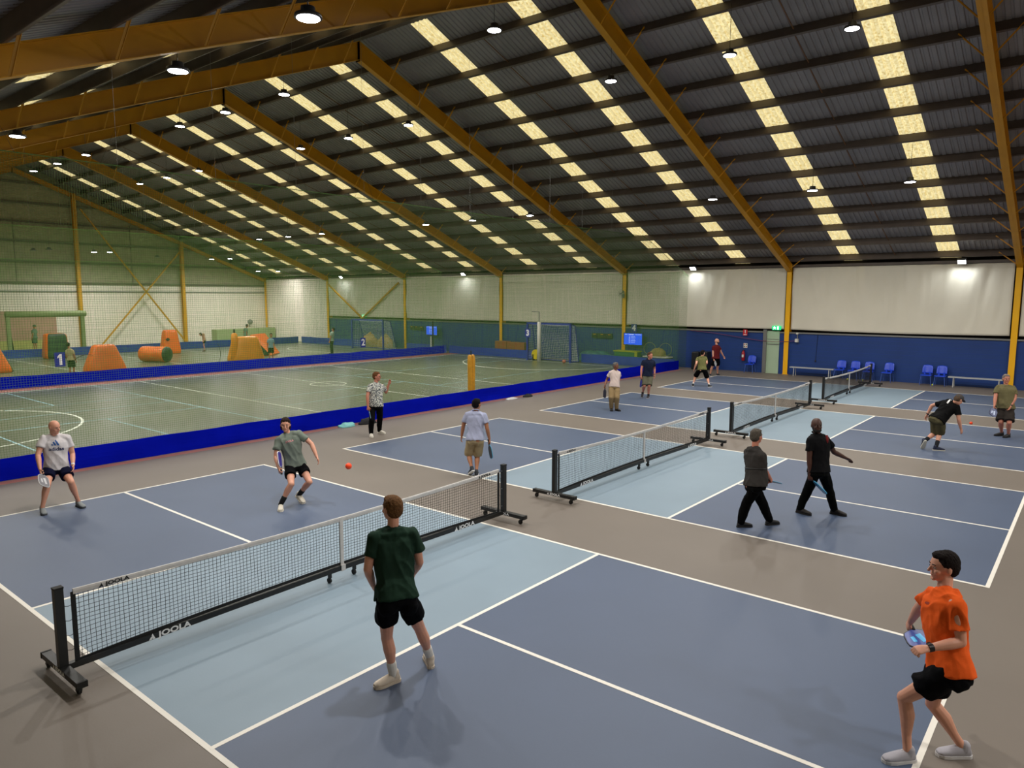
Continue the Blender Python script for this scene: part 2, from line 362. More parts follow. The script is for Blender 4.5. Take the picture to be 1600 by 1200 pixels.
trip = [(-18.5, -15.4, -11.9), (-2.2, .95, 4.75), (13.9, 17.6, 21.0), (30.2, 33.8, 37.2)]
rn = ['left low row', 'left ridge row', 'right ridge row', 'right low row']
gn = ['behind the viewer', 'over the pickleball courts', 'over the near green pitch', 'over the far green pitch']
pn = ['nearest of three', 'middle of three', 'farthest of three']
for ri, (x, z) in enumerate(rows):
    for gi, g_ in enumerate(trip):
        for k, yy in enumerate(g_):
            if ri == 0 and gi == 1: yy = (-2.2, 1.6, 5.5)[k]
            lab = 'lit lamp, %s, %s %s' % (rn[ri], pn[k], gn[gi])
            if first: LP.location = (x, yy, z); LP['label'] = lab; first = False
            else: copy_tree(LP, loc=(x, yy, z), label=lab)
LO = make_lamp(False); LO['group'] = 'unlit high bay lamps'; offs = [((17.4, 22.9, 10.95), 'unlit dark high bay lamp hanging near the ridge beside a skylight strip'),
    ((13.9, 45.5, 6.6), 'unlit lamp before the gable wall, left of its pair'), ((14.8, 45.5, 6.7), 'unlit lamp before the gable wall, right of its pair'), ((21.7, 45.5, 6.52), 'unlit lamp before the gable wall under the crossed braces')]
LO.location = offs[0][0]; LO['label'] = offs[0][1]
for l_, s_ in offs[1:]: copy_tree(LO, loc=l_, label=s_)
for l_, s_ in [((17.5, 45.5, 6.68), 'small lit lamp before the gable wall, left of the pair beside the crossed braces'), ((18.5, 45.5, 6.72), 'small lit lamp before the gable wall, right of the pair beside the crossed braces'),
               ((25.8, 45.5, 6.55), 'small lit lamp before the right gable column, left of two'), ((27.3, 45.5, 6.65), 'small lit lamp before the right gable column, right of two'),
               ((29.7, 45.5, 5.75), 'lowest small lit lamp near the far corner, left of two'), ((31.5, 45.5, 5.8), 'lowest small lit lamp near the far corner, right of two')]:
    c = copy_tree(LP, loc=l_, label=s_); c['group'] = 'small lamps before the gable wall'
    for ch in list(c.children):
        if ch.type == 'LIGHT': ch.data = bpy.data.lights['lamp_light'].copy(); ch.data.energy = LAMP_W*(.75 if l_[0] < 29 else .35)
def flood(y, lab):
    t = thing('floodlight', lab, 'floodlight', (32.62, y, 5.25), 'floodlights above the side wall curtains')
    q = lambda a, b, c: (32.62+a, y+b, 5.25+c)
    m_ = MB(); m_.obox(q(.02,0,.05), q(-.04,0,-.03), (0,1,0), .16, .12, M_HOUS); m_.build('housing', t)
    m_ = MB(); m_.obox(q(-.041,0,-.031), q(-.045,0,-.036), (0,1,0), .14, .10, M_LENS); m_.build('lens', t)
    m_ = MB(); m_.box(q(.0,-.02,.0), q(.3,.02,.04), M_STEEL); m_.build('bracket', t)
    ld = bpy.data.lights.new('flood_light', 'AREA'); ld.size = .25; ld.energy = FLOOD_W; ld.color = (.9, .96, 1)
    lo = bpy.data.objects.new('flood_light', ld); COL.objects.link(lo); lo.parent = t; lo.location = (-.10, 0, -.08)
    lo.rotation_euler = (0, radians(20), 0)
for y, lab in ((-2.8, 'brightest floodlight above the far right curtain'), (9.2, 'floodlight above the curtain at the edge of the green netting'), (25.6, 'floodlight over the side wall behind the near green pitch'), (38.6, 'farthest floodlight over the goal marked two')):
    flood(y, lab)

# ================================================================ GREEN NETTING
def netting(name, o, u, lu, lv, cell, th, lab, wave=.0, M_GNET=M_GNET):
    o = Vector(o); u = Vector(u).normalized(); nrm = u.cross(Vector((0,0,1))); m_ = MB()
    def P(a, h):
        h = min(h, zb((o+u*a).x)-.15-o.z)
        return o+u*a+Vector((0,0,h))+nrm*(wave*sin(a*.9)+wave*.6*sin(a*2.3+h))
    for k in range(int(lu/cell)+1):
        a = k*cell; m_.tube([P(a, 0.02), P(a, lv*.5), P(a, lv)], th/2, M_GNET, 3)
    for k in range(int(lv/cell)+1):
        h = .02+k*cell; m_.tube([P(a, h) for a in [i*1.0 for i in range(int(lu)+1)]+[lu]], th/2, M_GNET, 3)
    m_.tube([P(a, lv+.0) for a in [i*.8 for i in range(int(lu/.8)+1)]+[lu]], .009, M_GNET, 5)
    nt_ = tag(m_.build(name), lab, 'net'); nt_['_loc'] = [0, 0, 0]
    if u.x > .5:
        k = 1.6
        while k < lu-1:
            c = P(k, lv)
            if zb(c.x)-c.z > .5: mc = MB(); mc.tube([c, (c.x, c.y, zs(c.x)-.25)], .0045, M_STEEL, 4); mc.tube([P(k-.35, lv), (c.x, c.y, c.z+.8), P(k+.35, lv)], .004, M_BLK, 4); mc.build('hanging_cable', nt_)
            k += 2.3
    return nt_
netting('netting_curtain', (XL+.2, 9.56, .05), (1,0,0), 36.9, 6.55, .05, .0045, 'tall green netting hanging above the near bright blue barrier', .015, M_GNET2)
netting('netting_curtain', (4.0, 26.50, .05), (1,0,0), 27.5, 6.5, .06, .005, 'green netting hanging above the middle blue barrier between the two pitches', .015)
netting('netting_curtain', (31.95, 9.62, .05), (0,1,0), 33.0, 4.95, .06, .0058, 'green netting running along the side wall behind the goals', .04)
netting('netting_curtain', (4.0, 43.2, .05), (1,0,0), 27.5, 5.9, .08, .005, 'green netting hanging before the far gable wall', .03)
# barriers
def barrier(p, q, h, m, lab, seed=1):
    p = Vector(p); q = Vector(q); d = (q-p); L_ = d.length; u = d.normalized(); nn = Vector((-u.y, u.x, 0)); m_ = MB(); n = int(L_/.25); k = 5; vs = []
    for side in (0, 1):
        for j in range(k+1):
            for i in range(n+1):
                a = L_*i/n; v = j/k; bul = (.035*noise.noise(Vector((a*.9, v*1.2, seed)))+.02*noise.noise(Vector((a*3, v, seed+4))))*(1-v*.5)
                vs.append(p+u*a+Vector((0,0,.005+v*(h+.015*noise.noise(Vector((a*.6, seed, 0)))-.012*abs(sin(a*pi/2.3)))))+nn*(bul+(side-.5)*.02))
    b = (k+1)*(n+1); fs = []
    for j in range(k):
        for i in range(n):
            f_ = (j*(n+1)+i, j*(n+1)+i+1, (j+1)*(n+1)+i+1, (j+1)*(n+1)+i); fs.append(f_[::-1]); fs.append(tuple(x+b for x in f_))
    for i in range(n): fs.append((k*(n+1)+i, k*(n+1)+i+1, b+k*(n+1)+i+1, b+k*(n+1)+i)); 
    for j in range(k): fs.append((j*(n+1), (j+1)*(n+1), b+(j+1)*(n+1), b+j*(n+1))); fs.append(((j+1)*(n+1)+n, j*(n+1)+n, b+j*(n+1)+n, b+(j+1)*(n+1)+n))
    m_.add(vs, fs, m); o = fixn(m_.build('barrier', smooth=False)); return tag(o, lab, 'barrier')
barrier((XL+.1, 9.45, 0), (31.75, 9.45, 0), .47, M_BAND, 'bright blue vinyl barrier along the edge of the pickleball courts')
barrier((4, 26.35, 0), (31.5, 26.35, 0), .5, M_BAND, 'dark blue barrier between the two green pitches', 2)
barrier((4, 43.1, 0), (31.6, 43.1, 0), .5, M_BAND2, 'faded blue barrier before the far gable wall', 3)
barrier((31.85, 9.7, 0), (31.85, 15.6, 0), .5, M_BAND2, 'faded blue barrier by the side wall, right of the goal marked three', 4)
barrier((31.85, 19.0, 0), (31.85, 26.2, 0), .5, M_BAND2, 'faded blue barrier by the side wall, left of the goal marked three', 5)
barrier((31.85, 26.5, 0), (31.85, 30.4, 0), .5, M_BAND2, 'faded blue barrier by the side wall, right of the goal marked two', 6)
barrier((31.85, 34.9, 0), (31.85, 43.0, 0), .5, M_BAND2, 'faded blue barrier by the side wall in the far corner', 7)

# ================================================================ PICKLEBALL NETS
def joola(fn, size, m, parent, flip=1):
    """word with its triangle mark; fn(a,b,h) a along, b up"""
    text_mesh('lettering', 'JOOLA', size, m, lambda x, y, z: fn(x*1.35+size*.75, y, z), parent, bold=size*.035, extrude=.0008)
    s = size*.42; cx = -size*2.1; m_ = MB()
    def tri(pts): m_.prism(pts, -.0008, .0008, m, lambda a, b, h: fn(a, b, h))
    tri([(cx-s*1.0, -s*.8), (cx-s*.1, -s*.8), (cx+.0*s, s*.1), (cx-s*.35, s*.1)]); tri([(cx+s*.1, -s*.8), (cx+s*.9, -s*.8), (cx+.1*s, s*1.0), (cx-.2*s, s*.4)])
    m_.build('logo_mark', parent)
def make_net():
    x0, x1 = 2.98-3.34, 2.98+3.34; yb = 0
    t = thing('pickleball_net', 'x', 'net', (0, 0, 0), 'portable pickleball nets on wheeled frames')
    def ztop(x): u = (x-x0)/(x1-x0); return .905-.055*4*u*(1-u)
    def zbot(x): u = (x-x0)/(x1-x0); return .15+.07*sin(pi*u)**.6 if 0 < u < 1 else .15
    xa, xb = x0+.13, x1-.13
    for s_, X in ((1, x0), (-1, x1)):
        m_ = MB(); m_.box((X-.04, -.035, .13), (X+.04, .035, .95), M_BLK); m_.box((X-.043, -.038, .94), (X+.043, .038, .957), M_RUB)
        for z in (.25, .55, .85): m_.lathe((X+.041*s_, 0, z), [(.008,0),(.008,.006)], M_STEEL, 8, (s_,0,0))
        m_.build('post', t)
        m_ = MB(); m_.box((X-.045, -.46, .10), (X+.045, .46, .155), M_BLK)
        for yy in (-.46, .46): m_.box((X-.048, yy-.012, .097), (X+.048, yy+.012, .158), M_RUB)
        ft = m_.build('foot_beam', t)
        for yy in (-.39, .39):
            m_ = MB(); m_.lathe((X, yy, .09), [(.03,0),(.03,.012)], M_STEEL, 12); m_.obox((X-.02, yy, .09), (X-.02, yy+.025, .03), (1,0,0), .003, .02, M_BLK); m_.obox((X+.02, yy, .09), (X+.02, yy+.025, .03), (1,0,0), .003, .02, M_BLK)
            m_.lathe((X-.015, yy+.02, .0385), [(.02,-.001),(.036,.0),(.036,.03),(.02,.031)], M_RUB, 16, (1,0,0)); m_.build('caster', t)
        joola(lambda a, b, h, X=X: (X-.0462-h, -a, .128+b), .055, M_TEXTW, ft)
        m_ = MB()
        for z in (.3, .45, .6, .75): m_.tube([(X+.04*s_, 0, z), (X+.085*s_, .004, z-.015), (X+.13*s_, 0, z)], .003, M_BLK, 5)
        m_.build('lacing', t)
    bm_ = MB(); bm_.obox((x0+.04, 0, .135), (2.98, 0, .165), (0,1,0), .03, .03, M_BLK); bm_.obox((2.98, 0, .165), (x1-.04, 0, .135), (0,1,0), .03, .03, M_BLK)
    beam = bm_.build('base_beam', t)
    for X in (2.98-.2, 2.98+.2):
        m_ = MB(); m_.box((X-.018, -.02, .075), (X+.018, .02, .136), M_BLK); m_.lathe((X-.014, .01, .0385), [(.02,-.001),(.036,0),(.036,.028),(.02,.029)], M_RUB, 16, (1,0,0)); m_.build('caster', t)
    def zbeam(x): return .135+.03*(1-abs(x-2.98)/3.3)
    for cx in (x0+1.02, x1-1.0): joola(lambda a, b, h, cx=cx: (cx+a, -.0305-h, zbeam(cx)+b), .085, M_TEXTW, beam)
    m_ = MB(); c = .046; n = int((xb-xa)/c)
    for i in range(n+1):
        x = xa+i*(xb-xa)/n; zt, zb_ = ztop(x)-.02, zbot(x)
        m_.tube([(x, 0, zb_), (x+.004*sin(i*1.7), .01*sin(i*.3), (zt+zb_)/2), (x, 0, zt)], .0025, M_NET, 4)
    for j in range(1, 16):
        v = j/16; m_.tube([(x, .008*sin(x*5+j), zbot(x)+(ztop(x)-.02-zbot(x))*v-.004*abs(sin(x*7))) for x in [xa+k*(xb-xa)/40 for k in range(41)]], .0025, M_NET, 4)
    m_.build('mesh_cords', t)
    xs = [xa+k*(xb-xa)/60 for k in range(61)]; m_ = MB(); vs = []; fs = []
    for i, x in enumerate(xs):
        wv = .004*noise.noise(Vector((x*9, 0, 3))); 
        for (dy, dz) in ((-.009+wv, -.055), (-.012+wv, -.02), (-.008, 0), (.008, 0), (.012+wv, -.02), (.009+wv, -.055)): vs.append((x, dy, ztop(x)+dz+.003*noise.noise(Vector((x*14, 1, 0)))))
    for i in range(60):
        for k in range(6): fs.append((i*6+k, i*6+(k+1) % 6, (i+1)*6+(k+1) % 6, (i+1)*6+k))
    fs += [(0,1,2,3,4,5), tuple(60*6+k for k in range(6))[::-1]]
    m_.add(vs, fs, M_TAPE); tp = fixn(m_.build('top_tape', t))
    joola(lambda a, b, h: (x0+.50+a, -.0145-h, ztop(x0+.5)-.031+b), .055, M_TEXTK, tp); joola(lambda a, b, h: (x1-.5+a, -.0145-h, ztop(x1-.5)-.031+b), .055, M_TEXTK, tp)
    m_ = MB()
    for i in range(40):
        a, b = xa+i*(xb-xa)/40, xa+(i+1)*(xb-xa)/40; m_.obox((a, 0, zbot(a)), (b+.002, 0, zbot(b)), (0,1,0), .004, .018, M_NET)
    m_.build('bottom_tape', t)
    for X, s_ in ((xa, 1), (xb, -1)):
        m_ = MB(); m_.obox((X, 0, .13), (X-.0*s_, 0, .87), (1,0,0), .022, .005, M_NET); m_.build('side_tape', t)
    m_ = MB(); m_.box((2.98-.026, -.012, .19), (2.98+.026, .012, ztop(2.98)), M_TAPE); m_.box((2.98-.034, -.036, .125), (2.98+.034, .036, .205), M_TAPE); m_.build('center_strap', t)
    return t
PN = make_net(); PN.location = (OX[0], OY[0], 0); PN['label'] = 'portable pickleball net nearest the viewer, in front of the player in dark green'
copy_tree(PN, loc=(OX[1], OY[1], 0), label='second portable pickleball net, in the middle beside the two men in dark shirts walking')
copy_tree(PN, loc=(OX[2], OY[2], 0), label='third portable pickleball net, just beyond the man in the black shirt')
copy_tree(PN, loc=(OX[3], OY[3], 0), label='farthest portable pickleball net, before the blue chairs')

# ================================================================ CHAIRS, BENCHES
M_CHAIR = mat('blue plastic', '#1c45c8', .3); M_CLEG = mat('chair steel', '#3c5ba8', .4)
def make_chair():
    t = thing('plastic_chair', 'x', 'chair', (0, 0, 0), 'blue plastic chairs along the blue wall')     # faces -x
    def shell(P, th, m, name):
        m_ = MB(); nu, nv = len(P), len(P[0]); vs = [p for r in P for p in r]; nr = []
        for i in range(nu):
            for j in range(nv):
                a = Vector(P[min(i+1,nu-1)][j])-Vector(P[max(i-1,0)][j]); b = Vector(P[i][min(j+1,nv-1)])-Vector(P[i][max(j-1,0)]); nr.append(a.cross(b).normalized())
        k = len(vs); v2 = [Vector(v)-n_*th for v, n_ in zip(vs, nr)]; fs = []
        for i in range(nu-1):
            for j in range(nv-1): q = (i*nv+j, i*nv+j+1, (i+1)*nv+j+1, (i+1)*nv+j); fs += [q, tuple(x+k for x in q[::-1])]
        for i in range(nu-1): fs += [(i*nv, (i+1)*nv, (i+1)*nv+k, i*nv+k), ((i+1)*nv+nv-1, i*nv+nv-1, i*nv+nv-1+k, (i+1)*nv+nv-1+k)]
        for j in range(nv-1): fs += [(j+1, j, j+k, j+1+k), ((nu-1)*nv+j, (nu-1)*nv+j+1, (nu-1)*nv+j+1+k, (nu-1)*nv+j+k)]
        m_.add(vs+v2, fs, m); return fixn(m_.build(name, t, True))
    shell([[(-.22+.42*u, -.21+.42*v, .45-.02*sin(pi*u)*sin(pi*v)-(.03*(1-u*5) if u < .2 else 0)) for v in [k/8 for k in range(9)]] for u in [k/8 for k in range(9)]], .012, M_CHAIR, 'seat')
    shell([[(.20+.09*u+.03*(1-cos(pi*(v-.5)))*-1, (-.2+.4*v)*(1-.12*max(0, u-.6)/.4), .50+.36*u-.03*(2*v-1)**2*(u > .8)) for v in [k/8 for k in range(9)]] for u in [k/8 for k in range(9)]], .012, M_CHAIR, 'backrest')
    m_ = MB(); m_.box((.17, -.13, .43), (.215, -.07, .56), M_CHAIR); m_.box((.17, .07, .43), (.215, .13, .56), M_CHAIR); m_.build('back_stem', t)
    for sx, x in ((-1, -.17), (1, .15)):
        for y in (-.19, .19): m_ = MB(); m_.tube([(x, y*.9, .44), (x+.05*sx, y*1.12, 0.005)], .013, M_CLEG); m_.build('leg', t)
    return t
CH = make_chair()
chs = [(5.95, 'blue plastic chair alone between the fire extinguisher and the green door'), (1.72, 'leftmost of the four blue plastic chairs right of the first bench'), (1.12, 'second from left of the four blue plastic chairs right of the first bench'),
       (.5, 'third from left of the four blue plastic chairs, behind the farthest net'), (-.28, 'rightmost of the four blue plastic chairs, just past the farthest net post'), (-1.82, 'left one of the pair of blue plastic chairs next to the right bench'), (-2.35, 'right one of the pair of blue plastic chairs next to the right bench')]
for k, (y, lab) in enumerate(chs):
    if k == 0: CH.location = (32.55, y, 0); CH['label'] = lab
    else: copy_tree(CH, loc=(32.55-(.0 if k < 5 else .05), y, 0), rz=radians(random.uniform(-6, 6)), label=lab)
M_ALU = mat('bench aluminium', '#c3c5c4', .35, metal=.3)
def make_bench():
    t = thing('bench', 'x', 'bench', (0,0,0), 'low grey benches along the blue wall')
    m_ = MB(); m_.box((-.15, -1.0, .40), (.15, 1.0, .445), M_ALU); m_.build('seat', t)
    for y in (-.8, .8):
        m_ = MB(); m_.tube([(-.17, y, .005), (-.13, y, .38), (-.09, y, .40), (.09, y, .40), (.13, y, .38), (.17, y, .005)], .018, M_ALU); m_.build('leg_frame', t)
    return t
BN = make_bench(); BN.location = (32.5, 2.95, 0); BN['label'] = 'low grey bench just right of the yellow column and green door'
copy_tree(BN, loc=(32.45, -3.65, 0), label='low grey bench at the right, behind the man in the olive shirt')
# ---- signs and wall things
def plate(name, c, w_, h_, m, parent=None, t_=.02):
    m_ = MB(); m_.box((c[0]-t_, c[1]-w_/2, c[2]-h_/2), (c[0], c[1]+w_/2, c[2]+h_/2), m); return m_.build(name, parent, loc=None if parent else c)
def wallfn(c, off=.021): return lambda a, b, h: (c[0]-off-h, c[1]-a, c[2]+b)
def facefn(c, off=.016): return lambda a, b, h: (c[0]+a, c[1]-off-h, c[2]+b)
def exit_sign(c, lab):
    t = thing('exit_sign', lab, 'sign', c); plate('sign_body', c, .42, .2, mat('exit sign green', '#0fb463', .4, emit=1.3, ecol='#18c476'), t, .05)
    f_ = wallfn(c, .051); mw = mat('exit sign white', '#ffffff', .4, emit=1.6, ecol='#e8fff0'); m_ = MB()
    m_.prism([(.04,-.08),(.11,-.08),(.11,.08),(.04,.08)], 0, .002, mw, f_)
    m_.prism([(-.10+.022*cos(a), .055+.022*sin(a)) for a in [k*pi/4 for k in range(8)]], 0, .002, mw, f_)
    for q in ([(-.13,.03),(-.06,.035),(-.07,-.015),(-.115,-.01)], [(-.115,-.01),(-.095,-.012),(-.13,-.08),(-.155,-.075)], [(-.09,-.012),(-.07,-.012),(-.03,-.06),(-.05,-.07)], [(-.07,.03),(-.055,.03),(-.02,.0),(-.03,-.01)], [(-.13,.03),(-.12,.02),(-.16,-.01),(-.17,.0)]): m_.prism(q, 0, .002, mw, f_)
    fixn(m_.build('running_figure', t))
exit_sign((32.9, 4.83, 2.26), 'green exit sign with running figure above the pale green door')
exit_sign((32.9, 36.3, 2.28), 'green exit sign above the goal marked two')
t = thing('fire_extinguisher', 'red fire extinguisher hanging on the blue wall left of the green door', 'fire extinguisher', (32.88, 6.45, .8))
m_ = MB(); m_.lathe((32.88, 6.45, .55), [(.06,0),(.08,.02),(.08,.40),(.05,.47),(.025,.49),(.025,.53)], mat('extinguisher red', '#a01420', .3), 18); m_.build('cylinder', t, True)
m_ = MB(); m_.box((32.86,6.36,1.06),(32.9,6.5,1.10), M_BLK); m_.tube([(32.86,6.52,1.06),(32.82,6.56,.9),(32.84,6.54,.7)], .012, M_BLK); m_.build('handle_and_hose', t)
m_ = MB(); m_.prism([(-.05,-.07),(.05,-.07),(.05,.07),(-.05,.07)], 0, .003, M_WHITE, wallfn((32.88-.08+.021, 6.45, .80), .021)); m_.build('label_panel', t)
t = thing('safety_sign', 'square white and red instruction sign above the fire extinguisher', 'sign', (33, 6.4, 1.3)); plate('panel', (32.998, 6.4, 1.32), .2, .24, M_WHITE, t)
mr = mat('sign red', '#c01c28', .5); m_ = MB(); f_ = wallfn((32.998, 6.4, 1.32))
for cx, cy in ((-.05,.06),(.05,.06),(-.05,-.05),(.05,-.05)): m_ = MB(); m_.prism([(cx+.03*cos(a), cy+.03*sin(a)) for a in [k*pi/5 for k in range(10)]], 0, .002, mr if cx*cy < 0 else M_BLK, f_); m_.build('pictogram', t)
t = thing('safety_sign', 'small red extinguisher location sign at the top of the blue wall', 'sign', (33, 6.4, 1.95)); plate('panel', (32.9, 6.4, 1.98), .22, .3, mr, t)
text_mesh('lettering', '!', .2, M_TEXTW, wallfn((32.9, 6.4, 2.02)), t, bold=.01); m_ = MB(); m_.prism([(-.08,-.12),(.08,-.12),(.08,-.09),(-.08,-.09)], 0, .002, M_TEXTW, wallfn((32.9, 6.4, 1.98))); m_.build('caption_bar', t)
m_ = MB(); m_.box((32.8,3.78,1.98),(32.95,3.86,2.06), M_WHITE); m_.box((32.88,3.80,1.74),(32.92,3.84,2.0), M_STEEL); m_.box((32.78,3.76,1.60),(32.95,3.9,1.76), M_WHITE)
tag(m_.build('wall_sensor'), 'small white sensor box on the wall right of the yellow column by the door', 'sensor')
m_ = MB(); m_.tube([(32.9, 9.4, 2.0), (32.88, 8, 1.9), (32.88, 6.6, 1.72), (32.9, 5.6, 1.6), (32.84, 4.8, 1.58), (32.84, 4.3, 1.62), (32.92, 3.85, 1.66)], .012, mat('red cable', '#7a3040', .6), 6); tag(m_.build('cable'), 'thin reddish cable sagging along the blue wall past the green door', 'cable')
m_ = MB(); m_.tube([(32.97, 2.9, 2.0), (32.96, 2.93, 1.2), (32.97, 2.95, .78)], .008, M_BLK, 5); m_.lathe((32.96, 2.95, .70), [(.03,0),(.035,.04),(.02,.09)], M_BLK, 10); tag(m_.build('hanging_cord'), 'thin black cord hanging down the blue wall above the first bench', 'cord')
# wall screens
def tv(c, w_, h_, lab):
    t = thing('wall_screen', lab, 'screen', c); plate('casing', c, w_, h_, M_BLK, t, .05)
    m_ = MB(); f_ = wallfn(c, .051); a, b = w_/2-.03, h_/2-.03; m_.prism([(-a,-b),(a,-b),(a,b),(-a,b)], 0, .002, mat('screen blue', '#1450e8', .3, emit=.9, ecol='#1a55ee'), f_); m_.build('screen', t)
    m_ = MB(); mw = mat('screen white', '#d0e0ff', .3, emit=.9, ecol='#b9ccff')
    rc = [(-.9,.78,-.6,.86),(-.5,.76,.1,.86),(.25,.78,.9,.85)]
    for k in range(5): rc += [(-.45,.45-.27*k,-.3,.53-.27*k),(-.22,.46-.27*k,.2+.1*(k%2),.51-.27*k)]
    for x0_, z0_, x1_, z1_ in rc: m_.prism([(x0_*a, z0_*b), (x1_*a, z0_*b), (x1_*a, z1_*b), (x0_*a, z1_*b)], .002, .004, mw, f_)
    m_.build('screen_text', t)
tv((32.7, 12.7, 1.42), 1.2, .68, 'bright blue wall screen right of the yellow column behind the man in the navy shirt')
tv((32.7, 28.7, 1.4), 1.1, .65, 'bright blue wall screen between the goals marked two and three')
for y in (14.9, 30.5):
    t = thing('scoreboard', 'dark wall scoreboard '+('left of the column beside the wall screen' if y < 20 else 'left of the farther wall screen'), 'scoreboard', (32.95, y, 1.5)); plate('casing', (32.95, y, 1.52), 1.35, .27, mat('scoreboard casing', '#1d2a1c', .5), t, .06)
    m_ = MB()
    for k in (-.5, 0, .5): m_.prism([(k-.08,.05),(k+.08,.05),(k+.08,.09),(k-.08,.09)], 0, .002, M_YEL, wallfn((32.95, y, 1.52), .061))
    m_.build('score_digits', t)
for (c, s_, ww, hh, fn, lab) in (((8.62, 26.47, 1.07), '1', .40, .60, 0, 'blue number one board hanging on the netting beside the child with a bow'), ((24.8, 26.47, 1.02), '2', .36, .56, 0, 'blue number two board hanging on the middle netting'),
                             ((30.85, 18.75, 1.62), '3', .4, .5, 1, 'blue number three board on the goal post'), ((32.75, 12.7, 2.02), '4', .34, .46, 1, 'dark number four board above the bright blue screen')):
    t = thing('number_board', lab, 'sign', c, 'court number boards'); m_ = MB(); mb = mat('number board blue', '#15248a', .5)
    if fn == 0:
        m_.box((c[0]-ww/2, c[1]-.015, c[2]-hh/2), (c[0]+ww/2, c[1]+.0, c[2]+hh/2), mb); 
        m_.build('board', t)
        if s_ == '1': m_ = MB(); m_.prism([(-.09,.12),(.0,.23),(.08,.23),(.08,-.23),(-.02,-.23),(-.02,.11),(-.09,.05)], 0, .003, M_TEXTW, facefn(c)); m_.build('numeral', t)
        else: text_mesh('numeral', s_, hh*.95, M_TEXTW, facefn(c), t, bold=.012)
    else: m_.box((c[0]-.015, c[1]-ww/2, c[2]-hh/2), (c[0], c[1]+ww/2, c[2]+hh/2), mb); m_.build('board', t); text_mesh('numeral', s_, hh*.95, M_TEXTW, wallfn(c, .016), t, bold=.02)
# fan on column
t = thing('wall_fan', 'round wall fan on the yellow column at the green netting', 'fan', (32.6, 13.46, 3.93))
m_ = MB(); c = Vector((32.6, 13.46, 3.93))
for r in (.1, .16, .22): m_.tube([c+Vector((-.0, r*cos(a), r*sin(a))) for a in [k*pi/10 for k in range(21)]], .006, M_STEEL, 5)
for k in range(12): a = k*pi/6; m_.tube([c, c+Vector((0, .22*cos(a), .22*sin(a)))], .004, M_STEEL, 4)
m_.build('guard', t); m_ = MB()
for k in range(3):
    a = k*2*pi/3; m_.obox(c+Vector((.05,.03*cos(a),.03*sin(a))), c+Vector((.07,.18*cos(a),.18*sin(a))), (.5,-sin(a),cos(a)), .05, .004, M_STEEL)
m_.build('blades', t); m_ = MB(); m_.lathe(c+Vector((.05,0,0)), [(.05,0),(.05,.12)], M_WHITE, 12, (1,0,0)); m_.box((32.7,13.42,3.7),(32.84,13.5,3.95), M_STEEL); m_.build('motor', t)
# ================================================================ GOALS
M_GB = mat('goal blue', '#1b2f86', .5); M_WN = mat('goal white cord', '#c9d0cc', .7)
def goal(x, y0, y1, h, dep, r, m, lab, mcell=.12, netm=M_WN):
    t = thing('goal', lab, 'goal', (x, (y0+y1)/2, 0)); m_ = MB()
    for y in (y0, y1): m_.box((x-r, y-r, 0), (x+r, y+r, h), m)
    m_.box((x-r, y0-r, h-r), (x+r, y1+r, h+r), m); m_.build('front_frame', t); m_ = MB()
    for y in (y0, y1): m_.tube([(x, y, h), (x+dep*.55, y, h-.1), (x+dep, y, .03), (x, y, .03)], .025, m)
    m_.tube([(x+dep, y0, .03), (x+dep, y1, .03)], .025, m); m_.tube([(x+dep*.55, y0, h-.1), (x+dep*.55, y1, h-.1)], .02, m); m_.build('rear_frame', t); m_ = MB()
    def back(v): return (x+dep*.55*min(1, v/.15) if v < .15 else x+dep*(.55+.45*(v-.15)/.85), h-.1*v/.15 if v < .15 else (h-.1)*(1-(v-.15)/.85)+.03)
    n = int((y1-y0)/mcell)
    for k in range(n+1):
        y = y0+(y1-y0)*k/n; m_.tube([(back(v)[0]-.03*sin(9*v), y+.02*sin(k+v*6), back(v)[1]) for v in (0, .15, .4, .7, 1)], .005, netm, 3)
    for k in range(24):
        v = (k+.5)/24; m_.tube([(back(v)[0], y0+(y1-y0)*j/10, back(v)[1]-.02*sin(pi*j/10)) for j in range(11)], .005, netm, 3)
    for y in (y0, y1):
        for k in range(1, 8): a = dep*k/8; m_.tube([(x+a, y, .03), (x+a, y, h-.1 if a < dep*.55 else (h-.1)*(1-(a-dep*.55)/(dep*.45)))], .005, netm, 3)
        for k in range(1, 16): z = h*k/16; m_.tube([(x, y, z), (x+dep*(1-.45*k/16), y, z)], .005, netm, 3)
    m_.build('goal_net', t); return t
goal(30.95, 15.75, 18.85, 2.2, .85, .05, M_GB, 'blue framed goal with white net marked three')
goal(30.4, 31.2, 34.6, 2.1, 1.2, .05, M_GB, 'blue framed goal with loose white net marked two at the far pitch')
t = thing('ball', 'pinkish ball at the foot of the goal marked three', 'ball', (30.7, 16.0, .11)); m_ = MB(); m_.lathe((30.7,16.0,.11), [(.11*sin(a)+.0005, -.11*cos(a)) for a in [k*pi/10 for k in range(11)]], mat('pink ball', '#b06a55', .5), 16); m_.build('shell', t, True)
t = thing('hose_reel', 'yellow round reel inside the goal marked three', 'reel', (31.2, 18.4, .35)); m_ = MB(); m_.lathe((31.15,18.4,.35), [(.1,0),(.3,.0),(.3,.03),(.14,.04),(.14,.12),(.3,.13),(.3,.16),(.1,.16)], mat('reel yellow', '#c8b416', .4), 24, (1,0,0)); fixn(m_.build('drum', t)); m_ = MB(); m_.box((31.1,18.2,0),(31.35,18.25,.35),M_BLK); m_.box((31.1,18.55,0),(31.35,18.6,.35),M_BLK); m_.build('stand', t)
t = thing('padded_post', 'white padded volleyball post before the goal marked three', 'post', (30.6, 17.72, 0)); m_ = MB(); m_.lathe((30.6,17.72,0), [(.11,0),(.11,2.25),(.1,2.3)], M_WHITE, 16); m_.build('padding', t, True)
